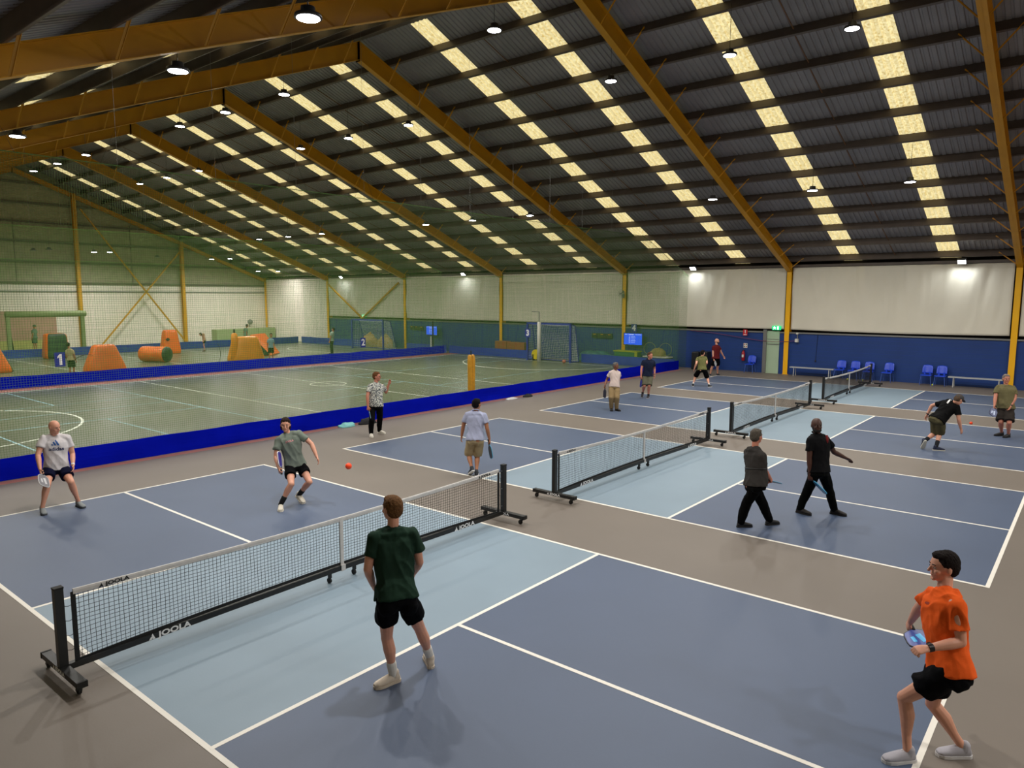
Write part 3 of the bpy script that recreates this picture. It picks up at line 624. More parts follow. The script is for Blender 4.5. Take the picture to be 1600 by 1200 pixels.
m_ = MB(); m_.tube([(30.6,17.72,2.25),(30.6,17.72,2.88),(30.6,18.25,2.9)], .03, M_STEEL); m_.build('pole', t)
# large shuttered opening at the gable wall, with person behind
t = thing('shelter_frame', 'large pale green frame with rolled top before the gable wall at the far left', 'frame', (14, 44.6, 0)); MG = mat('faded green canvas', '#8d9a6a', .7, .1, 2)
m_ = MB(); m_.lathe((11.8, 44.4, 2.6), [(.2,0),(.2,4.5)], MG, 14, (1,0,0)); m_.build('rolled_sheet', t, True)
for x in (11.9, 16.1): m_ = MB(); m_.box((x-.1,44.3,0),(x+.1,44.5,2.5), MG); m_.build('upright', t)
m_ = MB(); m_.tube([(11.9,44.4,2.4),(12.4,45.4,.0)], .04, M_BLK); m_.tube([(16.1,44.4,2.4),(16.5,45.4,0)], .04, M_BLK); m_.build('prop', t)
m_ = MB(); m_.box((12.0, YE-.06, .7), (16.4, YE-.01, 2.7), mat('reddish sheet', '#b78f7c', .7, .1, 2)); m_.box((12.0, YE-.07, .0), (16.4, YE-.01, .7), mat('yellow green sheet', '#b8b56a', .7, .15, 2)); tag(m_.build('wall_banner'), 'reddish and yellow banner on the gable wall behind the large frame', 'banner')
m_ = MB(); m_.box((31.3, 48.4, 0), (34.9-2, 49.2, 1.05), mat('pale green cabinet', '#9aa77a', .6)); m_.box((27.5, 48.4, 0), (31.25, 49.2, 1.02), mat('pale green cabinet', '#9aa77a', .6)); tag(m_.build('storage_cabinet'), 'long pale green low cabinet at the foot of the gable wall', 'cabinet')
m_ = MB(); m_.lathe((31.2, 49.6, 1.55), [(.05,0),(.22,.02),(.22,.1),(.1,.14)], M_STEEL, 16, (0,-1,0)); m_.box((31.17,49.6,1.1),(31.23,49.66,1.6), M_STEEL); tag(fixn(m_.build('pedestal_fan')), 'round dark fan above the pale green cabinet', 'fan')
# mats, tables etc beside the side wall
def pad(name, a, b, m, lab, cat, grp=None, bev=.03):
    m_ = MB(); m_.box(a, b, m); o = m_.build(name, loc=((a[0]+b[0])/2, (a[1]+b[1])/2, a[2])); md = o.modifiers.new('b', 'BEVEL'); md.width = bev; md.segments = 2; return tag(o, lab, cat, grp)
MBR = mat('orange brown vinyl', '#96512b', .5, .1, 3)
pad('foam_block', (32.2, 21.55, 0), (32.7, 22.5, .95), MBR, 'orange brown foam block by the wall, left of the pair', 'foam block', 'orange brown foam blocks')
pad('foam_block', (32.2, 20.1, 0), (32.7, 21.5, .92), MBR, 'orange brown foam block by the wall, right of the pair', 'foam block', 'orange brown foam blocks')
def heap(name, c, r, m, lab, cat, seed=0, n=18, sq=1.0, loc=None):
    m_ = MB(); vs = []; fs = []; k = n//2
    for j in range(k+1):
        for i in range(n):
            a = 2*pi*i/n; p = pi/2*j/k; d = Vector((cos(a)*cos(p), sin(a)*cos(p), sin(p))); q = 1+.28*noise.noise(d*2.1+Vector((seed, 0, 0)))+.10*noise.noise(d*6+Vector((seed, 3, 0)))
            s_ = max(abs(d.x), abs(d.y), abs(d.z))**-.35 if sq > 1 else 1
            vs.append((c[0]+d.x*r[0]*q*s_, c[1]+d.y*r[1]*q*s_, c[2]+d.z*r[2]*q*s_))
    for j in range(k):
        for i in range(n): fs.append((j*n+i, j*n+(i+1) % n, (j+1)*n+(i+1) % n, (j+1)*n+i))
    fs.append(tuple(range(n))[::-1]); m_.add(vs, fs, m); o = m_.build(name, smooth=True, loc=c); return tag(o, lab, cat) if lab else o
heap('tarpaulin_pile', (32.55, 15.0, 0), (.42, 1.25, .62), mat('teal tarpaulin', '#3c6f78', .5, .2, 3), 'teal tarpaulin draped over a pile right of the goal marked three', 'tarpaulin', 5, sq=2)
t = thing('green_crate_table', 'green box table with yellow edges below the yellow column', 'table', (32.4, 12.8, 0)); m_ = MB(); m_.box((32.15,12.2,0),(32.7,13.6,.72), mat('green vinyl', '#1f6a45', .5)); m_.build('box', t)
m_ = MB(); my = mat('yellow green edging', '#a5ab1f', .5); m_.box((32.12,12.15,.72),(32.72,13.65,.78), my); m_.box((32.1,12.12,0),(32.16,12.28,.72), my); m_.build('edging', t)
t = thing('trolley', 'low green trolley platform loaded with sacks beside the net corner', 'trolley', (32.45, 11.2, 0)); m_ = MB(); m_.box((32.15,10.3,.5),(32.8,11.8,.56), M_WHITE); m_.box((32.18,10.35,.0),(32.75,11.75,.5), mat('dark green vinyl', '#155027', .5)); m_.build('platform', t)
heap('sack', (32.45, 11.0, .56), (.25, .42, .42), mat('tan sack', '#9a8a55', .8, .3, 8), 'tan patterned sack heaped on the low green trolley', 'sack', 3, sq=2)
m_ = MB()
for yy in (10.55, 11.5): m_.tube([(32.4, yy+.36*cos(a), .95+.34*sin(a)) for a in [k*pi/10 for k in range(21)]], .014, mat('hoop', '#8f8f5a', .5), 5)
tag(m_.build('hoop_pair'), 'pair of thin hoops leaning on the sack', 'hoops')
pad('speaker_case', (32.2, 8.55, 0), (32.75, 8.95, .92), M_BLK, 'tall black equipment case at the end of the bright blue barrier, left of two', 'case', 'black equipment cases')
pad('speaker_case', (32.2, 8.08, 0), (32.75, 8.5, .95), M_BLK, 'tall black equipment case against the blue wall, right of two', 'case', 'black equipment cases')
# inflatable yellow bundles behind goal two
heap('inflatable_bundle', (32.5, 35.2, 0), (.36, .8, 1.0), mat('yellow pvc', '#c89a1e', .4, .2, 3), 'yellow and white inflatable bundle left inside the goal marked two', 'inflatable', 8)
heap('inflatable_bundle', (32.5, 33.5, 0), (.36, .8, .9), mat('yellow pvc', '#c89a1e', .4, .2, 3), 'yellow inflatable bundle behind the goal marked two', 'inflatable', 11)
t = thing('net_post', 'black upright pole with white lower pad between the screens', 'post', (31.3, 27.2, 0)); m_ = MB(); m_.tube([(31.3,27.2,0),(31.3,27.2,2.1)], .05, M_BLK); m_.build('pole', t); m_ = MB(); m_.tube([(31.22,27.3,0),(31.22,27.3,1.1)], .05, M_WHITE); m_.build('pad', t)
# yellow padded posts behind the near barrier
t = thing('padded_post', 'tall orange yellow padded post pair standing behind the bright blue barrier', 'post', (16.35, 9.95, 0)); MY = mat('orange yellow padding', '#e09a12', .5, .12, 6)
for dx, tilt in ((-.075, -.01), (.075, .01)):
    m_ = MB(); m_.lathe((16.35+dx*.9, 9.95, 0), [(.085,0),(.088,.05),(.083,.8),(.085,1.45),(.07,1.62),(.03,1.68)], MY, 16, (tilt,0,1)); m_.build('pad', t, True)
m_ = MB(); m_.tube([(16.35,9.95,0),(16.33,9.95,1.82)], .02, M_BLK); m_.build('core_pole', t)
# ================================================================ INFLATABLE BUNKERS
MO = mat('orange inflatable', '#e06a1c', .38, .12, 1.5, .25, 5); MO2 = mat('amber inflatable', '#dd8d16', .38, .12, 1.5, .25, 5); MGD = mat('dark green inflatable', '#17391f', .4, .15, 2, .2, 5)
def bunker(c, rz, wb_, wt, db, dt, h, mo, ms, lab, lean=0.0):
    t = thing('inflatable_bunker', lab, 'inflatable bunker', c, 'inflatable archery bunkers'); n = 9; m_ = MB(); vs = []; fs = []; ring = 32; m2 = MB()
    R = Matrix.Rotation(radians(rz), 3, 'Z')
    prof = [(0, .90), (.04, .98), (.15, 1.03), (.4, 1.02), (.7, 1.0), (.9, .99), (.97, .93), (1.0, .80)]
    for v, q in prof:
        ww = (wb_+(wt-wb_)*v)/2*q*(1+.015*sin(v*18)); dd = (db+(dt-db)*v)/2*q
        for i in range(ring):
            a = 2*pi*i/ring; x = cos(a); y = sin(a); k = (abs(x)**5+abs(y)**5)**-.2
            vs.append(Vector(c)+R @ Vector((x*k*ww+lean*v, y*k*dd, v*h)))
    for j in range(len(prof)-1):
        for i in range(ring):
            fs.append((j*ring+i, j*ring+(i+1) % ring, (j+1)*ring+(i+1) % ring, (j+1)*ring+i))
    fs += [tuple(range(ring))[::-1], tuple(range((len(prof)-1)*ring, len(prof)*ring))]
    if ms is None: m_.add(vs, fs, mo)
    else:
        for f_ in fs:
            i = f_[0] % ring if len(f_) == 4 else 0; a = 2*pi*(i+.5)/ring; m_.add([vs[q] for q in f_], [tuple(range(len(f_)))], ms if len(f_) == 4 and ms[0](a) else mo) if False else None
        k1 = [f_ for f_ in fs if not (len(f_) == 4 and ms[1](2*pi*((f_[0] % ring)+.5)/ring))]; k2 = [f_ for f_ in fs if f_ not in k1]
        m_.add(vs, k1, mo); m_.add(vs, k2, ms[0])
    o = m_.build('air_chamber', t, True)
    bm = bmesh.new(); bm.from_mesh(o.data); bmesh.ops.remove_doubles(bm, verts=bm.verts, dist=.0005); bm.to_mesh(o.data); bm.free(); return t
front = lambda a: sin(a) < -.72
bunker((11.97, 30.6, 0), 0, 1.9, .95, 1.0, .7, 1.36, MO, None, 'wide orange trapezoid bunker nearest the number one board')
bunker((13.35, 41.2, 0), 0, 1.32, 1.15, 1.0, .8, 1.5, MO, (MGD, front), 'upright bunker with dark green front and orange sides')
bunker((8.2, 34.2, 0), 0, 1.7, .5, 1.2, .8, 1.45, MO, (MGD, lambda a: cos(a) > .72), 'orange wedge bunker cut off by the left picture edge')
b_ = bunker((19.6, 39.8, 0), 0, 1.2, .8, .9, .6, 1.55, MO, None, 'tall slim orange bunker behind the lying cylinder')
m_ = MB(); m_.prism([(19.05+.12*cos(a), .95+.1*sin(a)) for a in [k*pi/6 for k in range(12)]], 39.33, 39.36, M_BLK, lambda a, b, h: (a+.2, h, b)); m_.build('badge', b_)
b_ = bunker((19.6, 30.6, 0), 0, 2.0, 1.35, 1.1, .8, 1.45, MO2, None, 'broad amber castle bunker with a small turret on its left', 0)
m_ = MB(); m_.lathe((18.82, 30.4, 0), [(.2,0),(.24,.05),(.19,1.2),(.16,1.62),(.08,1.68)], MO2, 18); m_.build('turret', b_, True); m_ = MB(); m_.lathe((18.82,30.4,1.66), [(.05,0),(.05,.2),(.03,.24)], M_BLK, 10); m_.build('turret_cap', b_)
t = thing('inflatable_bunker', 'triangular wedge bunker, orange slope with dark green side, behind the castle bunker', 'inflatable bunker', (22.3, 33.8, 0), 'inflatable archery bunkers')
m_ = MB(); wv = [(21.5,33.3,1.4),(23.35,34.6,1.4),(21.85,33.35,.02),(22.75,33.0,.02),(24.3,34.4,.02),(22.3,35.3,.02)]
m_.add(wv, [(0,3,4,1),(0,1,5),(1,4,5),(2,5,4,3)], MO); m_.add(wv, [(0,2,3),(0,5,2)], MGD)
o = fixn(m_.build('air_chamber', t)); bm = bmesh.new(); bm.from_mesh(o.data); bmesh.ops.remove_doubles(bm, verts=bm.verts, dist=.001); bmesh.ops.recalc_face_normals(bm, faces=bm.faces); bm.to_mesh(o.data); bm.free(); md = o.modifiers.new('b', 'BEVEL'); md.width = .06; md.segments = 3
t = thing('inflatable_bunker', 'orange cylinder bunker lying on its side with a dark green end', 'inflatable bunker', (16.0, 34.2, 0), 'inflatable archery bunkers'); ax = Vector((.48, -.87, 0)).normalized()
m_ = MB(); p0 = Vector((16.1, 34.3, .45))-ax*.85; m_.lathe(p0, [(.2,0),(.36,.03),(.43,.1),(.45,.3),(.44,.8),(.45,1.4),(.44,1.6)], MO, 28, ax); m_.build('air_chamber', t, True)
m_ = MB(); m_.lathe(p0+ax*1.6, [(.44,0),(.43,.08),(.36,.14),(.15,.17)], MGD, 28, ax); m_.build('end_cap', t, True)
# ================================================================ BALLS, BAGS
def ball(c, r, m, lab, holes=True):
    t = thing('pickleball', lab, 'ball', c); m_ = MB(); m_.lathe(c, [(r*sin(a)+.0003, -r*cos(a)) for a in [k*pi/12 for k in range(13)]], m, 24); m_.build('shell', t, True)
    m_ = MB()
    for k in range(16):
        z = 1-2*(k+.5)/16; a = k*2.399963; d = Vector((sqrt(1-z*z)*cos(a), sqrt(1-z*z)*sin(a), z)); m_.lathe(Vector(c)+d*(r-.0015), [(.004,0),(.004,.0018)], M_BLK, 8, d)
    m_.build('holes', t); return t
MOB = mat('orange ball', '#ff4a12', .45, emit=0); MYB = mat('yellow ball', '#d8e03a', .45)
ball((4.36, 1.6, 1.04), .052, MOB, 'bright orange ball flying over the near court')
ball((20.0, -5.01, .38), .04, MOB, 'orange ball in the air in front of the bending man')
ball((32.3, 1.3, .04), .04, MYB, 'yellow ball under the leftmost chairs, behind the farthest net')
ball((32.4, .7, .04), .04, MYB, 'yellow ball on the floor under the third chair of the four')
ball((32.35, -2.1, .04), .04, MYB, 'yellow ball under the pair of chairs')
heap('plastic_bag', (10.15, 9.15, 0), (.28, .16, .12), mat('aqua plastic', '#7fc4c4', .4, .1, 9), 'crumpled aqua bag on the floor against the blue barrier', 'bag', 21)
heap('shoulder_bag', (10.85, 9.1, 0), (.32, .17, .17), mat('black fabric', '#15151a', .8), 'small black bag on the floor left of the man in the patterned shirt', 'bag', 23)
heap('shoulder_bag', (18.5, 9.05, 0), (.25, .14, .11), mat('black fabric', '#15151a', .8), 'small black bag on the floor far along the blue barrier', 'bag', 27)
heap('cloth', (17.6, 9.1, 0), (.3, .12, .06), mat('white fabric', '#cfcfd0', .8), 'white cloth lying at the foot of the blue barrier', 'cloth', 29)
POSES = {
 'whitetee': (-95, -65, 1.78, {'pel':(1.843,6.672,0.716), 'nk':(1.874,6.699,1.238), 'hd':(1.853,6.639,1.428), 'sL':(2.053,6.633,1.209), 'sR':(1.68,6.708,1.247), 'eL':(2.099,6.606,0.913), 'eR':(1.563,6.626,0.979), 'wL':(2.034,6.433,0.741), 'wR':(1.533,6.478,0.765), 'hL':(1.936,6.643,0.677), 'hR':(1.746,6.699,0.698), 'kL':(1.925,6.262,0.488), 'kR':(1.588,6.353,0.5), 'aL':(2.047,6.335,0.097), 'aR':(1.494,6.383,0.095), 'tL':(2.063,6.145,0.034), 'tR':(1.461,6.194,0.032)}, [[1.529, 6.467, 0.683], [-0.214, -0.813, -0.542]]),
 'greygreen': (-110, -125, 1.8, {'pel':(4.686,3.576,0.719), 'nk':(4.638,3.68,1.236), 'hd':(4.601,3.704,1.434), 'sL':(4.798,3.564,1.271), 'sR':(4.459,3.727,1.18), 'eL':(4.916,3.377,1.076), 'eR':(4.38,3.7,0.886), 'wL':(4.911,3.226,0.867), 'wR':(4.311,3.514,0.721), 'hL':(4.781,3.547,0.701), 'hR':(4.593,3.602,0.684), 'kL':(4.733,3.216,0.437), 'kR':(4.403,3.284,0.451), 'aL':(4.717,3.525,0.151), 'aR':(4.272,3.428,0.091), 'tL':(4.705,3.358,0.033), 'tR':(4.157,3.269,0.03)}, [[4.312, 3.508, 0.693], [0.112, 0.33, 0.937]]),
 'floral': (-70, -60, 1.8, {'pel':(9.809,7.435,0.848), 'nk':(9.859,7.454,1.384), 'hd':(9.888,7.46,1.596), 'sL':(10.038,7.41,1.337), 'sR':(9.675,7.509,1.364), 'eL':(10.229,7.501,1.137), 'eR':(9.546,7.458,1.106), 'wL':(10.239,7.387,1.371), 'wR':(9.529,7.422,0.834), 'hL':(9.856,7.341,0.819), 'hR':(9.755,7.504,0.804), 'kL':(9.964,7.467,0.436), 'kR':(9.554,7.305,0.477), 'aL':(10.084,7.628,0.082), 'aR':(9.644,7.457,0.1), 'tL':(10.106,7.431,0.033), 'tR':(9.536,7.298,0.034)}, [[9.529, 7.409, 0.767], [0.019, -0.21, -0.978]]),
 'bluetee': (42, 5, 1.72, {'pel':(8.27,2.414,0.807), 'nk':(8.325,2.452,1.314), 'hd':(8.337,2.427,1.505), 'sL':(8.184,2.58,1.295), 'sR':(8.433,2.301,1.277), 'eL':(8.199,2.686,1.038), 'eR':(8.431,2.221,1.004), 'wL':(8.23,2.765,0.807), 'wR':(8.507,2.227,0.77), 'hL':(8.223,2.492,0.775), 'hR':(8.331,2.344,0.778), 'kL':(8.343,2.667,0.409), 'kR':(8.433,2.5,0.401), 'aL':(8.166,2.421,0.166), 'aR':(8.245,2.362,0.09), 'tL':(8.227,2.547,0.033), 'tR':(8.389,2.481,0.036)}, [[8.499, 2.229, 0.73], [-0.083, -0.32, -0.944]]),
 'green': (75, 85, 1.83, {'pel':(1.635,-2.613,0.952), 'nk':(1.73,-2.469,1.485), 'hd':(1.77,-2.416,1.705), 'sL':(1.544,-2.409,1.475), 'sR':(1.877,-2.595,1.465), 'eL':(1.459,-2.42,1.194), 'eR':(1.931,-2.618,1.174), 'wL':(1.583,-2.34,0.978), 'wR':(2,-2.449,0.988), 'hL':(1.532,-2.592,0.91), 'hR':(1.711,-2.665,0.879), 'kL':(1.604,-2.5,0.491), 'kR':(1.942,-2.599,0.487), 'aL':(1.672,-2.505,0.084), 'aR':(2.126,-2.549,0.1), 'tL':(1.484,-2.457,0.036), 'tR':(2.237,-2.388,0.036)}, None),
 'orange': (105, 125, 1.8, {'pel':(3.598,-6.873,0.869), 'nk':(3.702,-6.779,1.393), 'hd':(3.765,-6.753,1.599), 'sL':(3.545,-6.89,1.395), 'sR':(3.853,-6.686,1.333), 'eL':(3.506,-6.941,1.126), 'eR':(4.025,-6.572,1.128), 'wL':(3.336,-6.75,1.081), 'wR':(4.152,-6.489,0.922), 'hL':(3.499,-6.892,0.858), 'hR':(3.63,-6.79,0.803), 'kL':(3.532,-6.583,0.53), 'kR':(3.805,-6.747,0.414), 'aL':(3.525,-6.634,0.099), 'aR':(3.879,-6.972,0.085), 'tL':(3.393,-6.493,0.035), 'tR':(3.766,-6.813,0.035)}, [[4.15, -6.492, 0.89], [-0.907, -0.417, -0.059]]),
 'greytee': (-30, -20, 1.74, {'pel':(8.408,-3.488,0.807), 'nk':(8.473,-3.436,1.326), 'hd':(8.518,-3.439,1.532), 'sL':(8.561,-3.281,1.26), 'sR':(8.348,-3.57,1.268), 'eL':(8.629,-3.312,0.984), 'eR':(8.468,-3.604,1.021), 'wL':(8.74,-3.467,0.821), 'wR':(8.657,-3.632,0.859), 'hL':(8.461,-3.427,0.758), 'hR':(8.348,-3.564,0.802), 'kL':(8.694,-3.517,0.413), 'kR':(8.469,-3.348,0.456), 'aL':(8.922,-3.562,0.089), 'aR':(8.508,-3.245,0.088), 'tL':(9.083,-3.664,0.037), 'tR':(8.642,-3.373,0.033)}, [[8.666, -3.651, 0.818], [0.949, -0.022, -0.315]]),
 'blacktee': (-85, -140, 1.83, {'pel':(9.746,-4.065,0.865), 'nk':(9.826,-3.999,1.401), 'hd':(9.784,-3.981,1.6), 'sL':(9.994,-4.086,1.352), 'sR':(9.645,-3.931,1.372), 'eL':(10.145,-4.183,1.113), 'eR':(9.588,-3.948,1.062), 'wL':(10.337,-4.322,1), 'wR':(9.579,-3.977,0.801), 'hL':(9.827,-4.108,0.826), 'hR':(9.651,-4.039,0.846), 'kL':(10.072,-4.161,0.469), 'kR':(9.84,-3.887,0.48), 'aL':(10.241,-4.219,0.086), 'aR':(9.928,-3.737,0.09), 'tL':(10.227,-4.416,0.036), 'tR':(9.889,-3.929,0.036)}, [[9.579, -3.987, 0.747], [0.102, -0.73, -0.676]]),
 'bending': (-30, -40, 1.8, {'pel':(17.459,-4.6,0.78), 'nk':(17.741,-4.838,1.164), 'hd':(17.652,-4.987,1.267), 'sL':(17.804,-4.65,1.158), 'sR':(17.628,-4.974,1.093), 'eL':(17.867,-4.39,1.042), 'eR':(17.592,-5.026,0.797), 'wL':(17.875,-4.3,0.801), 'wR':(17.68,-5.076,0.56), 'hL':(17.522,-4.53,0.781), 'hR':(17.407,-4.678,0.769), 'kL':(17.693,-4.542,0.388), 'kR':(17.658,-4.648,0.409), 'aL':(17.37,-4.348,0.201), 'aR':(17.394,-4.62,0.101), 'tL':(17.439,-4.303,0.025), 'tR':(17.479,-4.789,0.033)}, None),
 'olive': (-150, -155, 1.8, {'pel':(20.66,-5.696,0.819), 'nk':(20.706,-5.665,1.353), 'hd':(20.722,-5.657,1.562), 'sL':(20.78,-5.838,1.32), 'sR':(20.693,-5.475,1.328), 'eL':(20.649,-5.886,1.067), 'eR':(20.54,-5.462,1.081), 'wL':(20.5,-5.82,0.861), 'wR':(20.399,-5.469,0.869), 'hL':(20.628,-5.788,0.787), 'hR':(20.687,-5.61,0.771), 'kL':(20.372,-5.832,0.432), 'kR':(20.446,-5.64,0.419), 'aL':(20.592,-5.815,0.085), 'aR':(20.716,-5.65,0.1), 'tL':(20.413,-5.733,0.032), 'tR':(20.583,-5.511,0.035)}, [[20.395, -5.473, 0.819], [-0.823, 0.109, -0.557]]),
 'oldman': (-110, -100, 1.7, {'pel':(17.754,4.81,0.812), 'nk':(17.892,4.872,1.291), 'hd':(17.852,4.823,1.471), 'sL':(18.057,4.818,1.22), 'sR':(17.753,4.99,1.246), 'eL':(18.225,4.901,1.011), 'eR':(17.747,5.109,0.998), 'wL':(18.025,4.832,0.898), 'wR':(17.578,5.073,0.825), 'hL':(17.823,4.753,0.806), 'hR':(17.698,4.885,0.812), 'kL':(17.633,4.632,0.465), 'kR':(17.519,4.782,0.461), 'aL':(17.736,4.696,0.091), 'aR':(17.647,4.846,0.093), 'tL':(17.675,4.524,0.035), 'tR':(17.501,4.737,0.036)}, [[17.566, 5.074, 0.758], [-0.125, -0.037, -0.992]]),
 'navy': (-125, -110, 1.8, {'pel':(21.181,5.461,0.858), 'nk':(21.237,5.457,1.387), 'hd':(21.224,5.395,1.579), 'sL':(21.381,5.336,1.348), 'sR':(21.138,5.631,1.353), 'eL':(21.484,5.345,1.071), 'eR':(21.027,5.637,1.08), 'wL':(21.379,5.282,0.847), 'wR':(20.968,5.615,0.827), 'hL':(21.236,5.383,0.837), 'hR':(21.126,5.541,0.839), 'kL':(21.017,5.296,0.473), 'kR':(20.925,5.445,0.467), 'aL':(21.145,5.39,0.09), 'aR':(21.137,5.631,0.162), 'tL':(20.961,5.327,0.033), 'tR':(20.99,5.577,0.035)}, [[20.962, 5.611, 0.765], [-0.169, 0.019, -0.985]]),
 'olivewoman': (30, -10, 1.7, {'pel':(25.65,5.345,0.739), 'nk':(25.749,5.423,1.225), 'hd':(25.76,5.386,1.413), 'sL':(25.686,5.59,1.17), 'sR':(25.893,5.307,1.198), 'eL':(25.492,5.539,0.979), 'eR':(25.75,5.187,1.002), 'wL':(25.52,5.631,0.756), 'wR':(25.902,5.321,0.858), 'hL':(25.621,5.434,0.713), 'hR':(25.694,5.262,0.72), 'kL':(25.743,5.677,0.401), 'kR':(25.886,5.202,0.361), 'aL':(25.505,5.661,0.097), 'aR':(25.673,5.019,0.089), 'tL':(25.662,5.749,0.034), 'tR':(25.853,4.989,0.032)}, None),
 'maroon': (-70, -55, 1.8, {'pel':(29.791,6.562,0.898), 'nk':(29.825,6.561,1.447), 'hd':(29.845,6.556,1.675), 'sL':(30.009,6.519,1.412), 'sR':(29.658,6.648,1.414), 'eL':(30.136,6.459,1.153), 'eR':(29.64,6.645,1.105), 'wL':(30.285,6.4,0.95), 'wR':(29.639,6.611,0.844), 'hL':(29.859,6.495,0.837), 'hR':(29.707,6.597,0.845), 'kL':(30.065,6.568,0.461), 'kR':(29.804,6.724,0.45), 'aL':(30.244,6.65,0.094), 'aR':(29.907,6.869,0.081), 'tL':(30.133,6.491,0.035), 'tR':(29.741,6.763,0.032)}, [[29.641, 6.596, 0.778], [-0.523, -0.555, -0.647]]),
 'cap': (129, 129, 1.75, {'pel':(14.619,48.743,0.936), 'nk':(14.627,48.739,1.453), 'hd':(14.643,48.743,1.663), 'sL':(14.483,48.626,1.416), 'sR':(14.766,48.856,1.415), 'eL':(14.469,48.587,1.133), 'eR':(14.803,48.856,1.131), 'wL':(14.417,48.647,0.895), 'wR':(14.753,48.92,0.893), 'hL':(14.547,48.685,0.923), 'hR':(14.691,48.801,0.923), 'kL':(14.514,48.702,0.497), 'kR':(14.679,48.836,0.497), 'aL':(14.535,48.674,0.092), 'aR':(14.702,48.81,0.092), 'tL':(14.408,48.813,0.035), 'tR':(14.592,48.962,0.035)}, None),
 'archer': (40, 40, 1.5, {'pel':(9.945,29.068,0.842), 'nk':(9.921,29.078,1.297), 'hd':(9.89,29.102,1.506), 'sL':(9.829,29.197,1.236), 'sR':(10.027,28.959,1.247), 'eL':(9.815,29.195,0.989), 'eR':(10.05,28.919,1.002), 'wL':(9.864,29.231,0.781), 'wR':(10.1,28.946,0.793), 'hL':(9.896,29.128,0.818), 'hR':(9.997,29.008,0.82), 'kL':(9.91,29.146,0.447), 'kR':(10.024,29.009,0.448), 'aL':(9.895,29.134,0.093), 'aR':(10.012,28.994,0.094), 'tL':(10.01,29.242,0.035), 'tR':(10.14,29.087,0.035)}, None),
 'girl': (150, 150, 1.45, {'pel':(21.963,39.838,0.765), 'nk':(21.913,39.865,1.184), 'hd':(21.764,39.935,1.154), 'sL':(21.876,39.714,1.167), 'sR':(22.026,39.974,1.168), 'eL':(21.89,39.675,0.934), 'eR':(22.067,39.983,0.935), 'wL':(21.829,39.708,0.738), 'wR':(22.009,40.019,0.738), 'hL':(21.924,39.771,0.762), 'hR':(22.001,39.905,0.762), 'kL':(21.872,39.786,0.417), 'kR':(21.963,39.943,0.417), 'aL':(21.917,39.761,0.089), 'aR':(22.006,39.917,0.089), 'tL':(21.78,39.831,0.035), 'tR':(21.877,40,0.035)}, None),
 'walker': (0, 0, 1.6, {'pel':(26.182,41.783,0.887), 'nk':(26.237,41.764,1.365), 'hd':(26.302,41.731,1.573), 'sL':(26.191,41.932,1.322), 'sR':(26.182,41.604,1.314), 'eL':(26.151,41.977,1.064), 'eR':(26.146,41.594,1.053), 'wL':(26.207,41.987,0.84), 'wR':(26.208,41.592,0.831), 'hL':(26.182,41.867,0.866), 'hR':(26.181,41.699,0.864), 'kL':(26.193,41.884,0.47), 'kR':(26.193,41.693,0.469), 'aL':(26.165,41.887,0.094), 'aR':(26.165,41.692,0.093), 'tL':(26.335,41.898,0.035), 'tR':(26.335,41.682,0.035)}, None),
 'boy': (-130, -130, 1.5, {'pel':(20.522,29.466,0.846), 'nk':(20.537,29.467,1.303), 'hd':(20.554,29.462,1.517), 'sL':(20.652,29.366,1.242), 'sR':(20.415,29.566,1.247), 'eL':(20.669,29.365,0.995), 'eR':(20.394,29.594,1.001), 'wL':(20.634,29.318,0.786), 'wR':(20.352,29.556,0.792), 'hL':(20.581,29.415,0.821), 'hR':(20.461,29.516,0.822), 'kL':(20.573,29.394,0.448), 'kR':(20.438,29.508,0.449), 'aL':(20.587,29.407,0.094), 'aR':(20.447,29.524,0.094), 'tL':(20.493,29.28,0.035), 'tR':(20.338,29.411,0.035)}, None),
 'farman': (120, 120, 1.7, {'pel':(26.104,31.249,0.913), 'nk':(26.135,31.217,1.414), 'hd':(26.194,31.187,1.612), 'sL':(25.963,31.158,1.381), 'sR':(26.266,31.339,1.377), 'eL':(25.933,31.127,1.106), 'eR':(26.293,31.333,1.1), 'wL':(25.892,31.191,0.873), 'wR':(26.255,31.402,0.869), 'hL':(26.025,31.204,0.9), 'hR':(26.182,31.295,0.899), 'kL':(25.994,31.229,0.486), 'kR':(26.172,31.333,0.486), 'aL':(26.008,31.2,0.092), 'aR':(26.189,31.305,0.092), 'tL':(25.908,31.352,0.035), 'tR':(26.107,31.467,0.035)}, None),
}
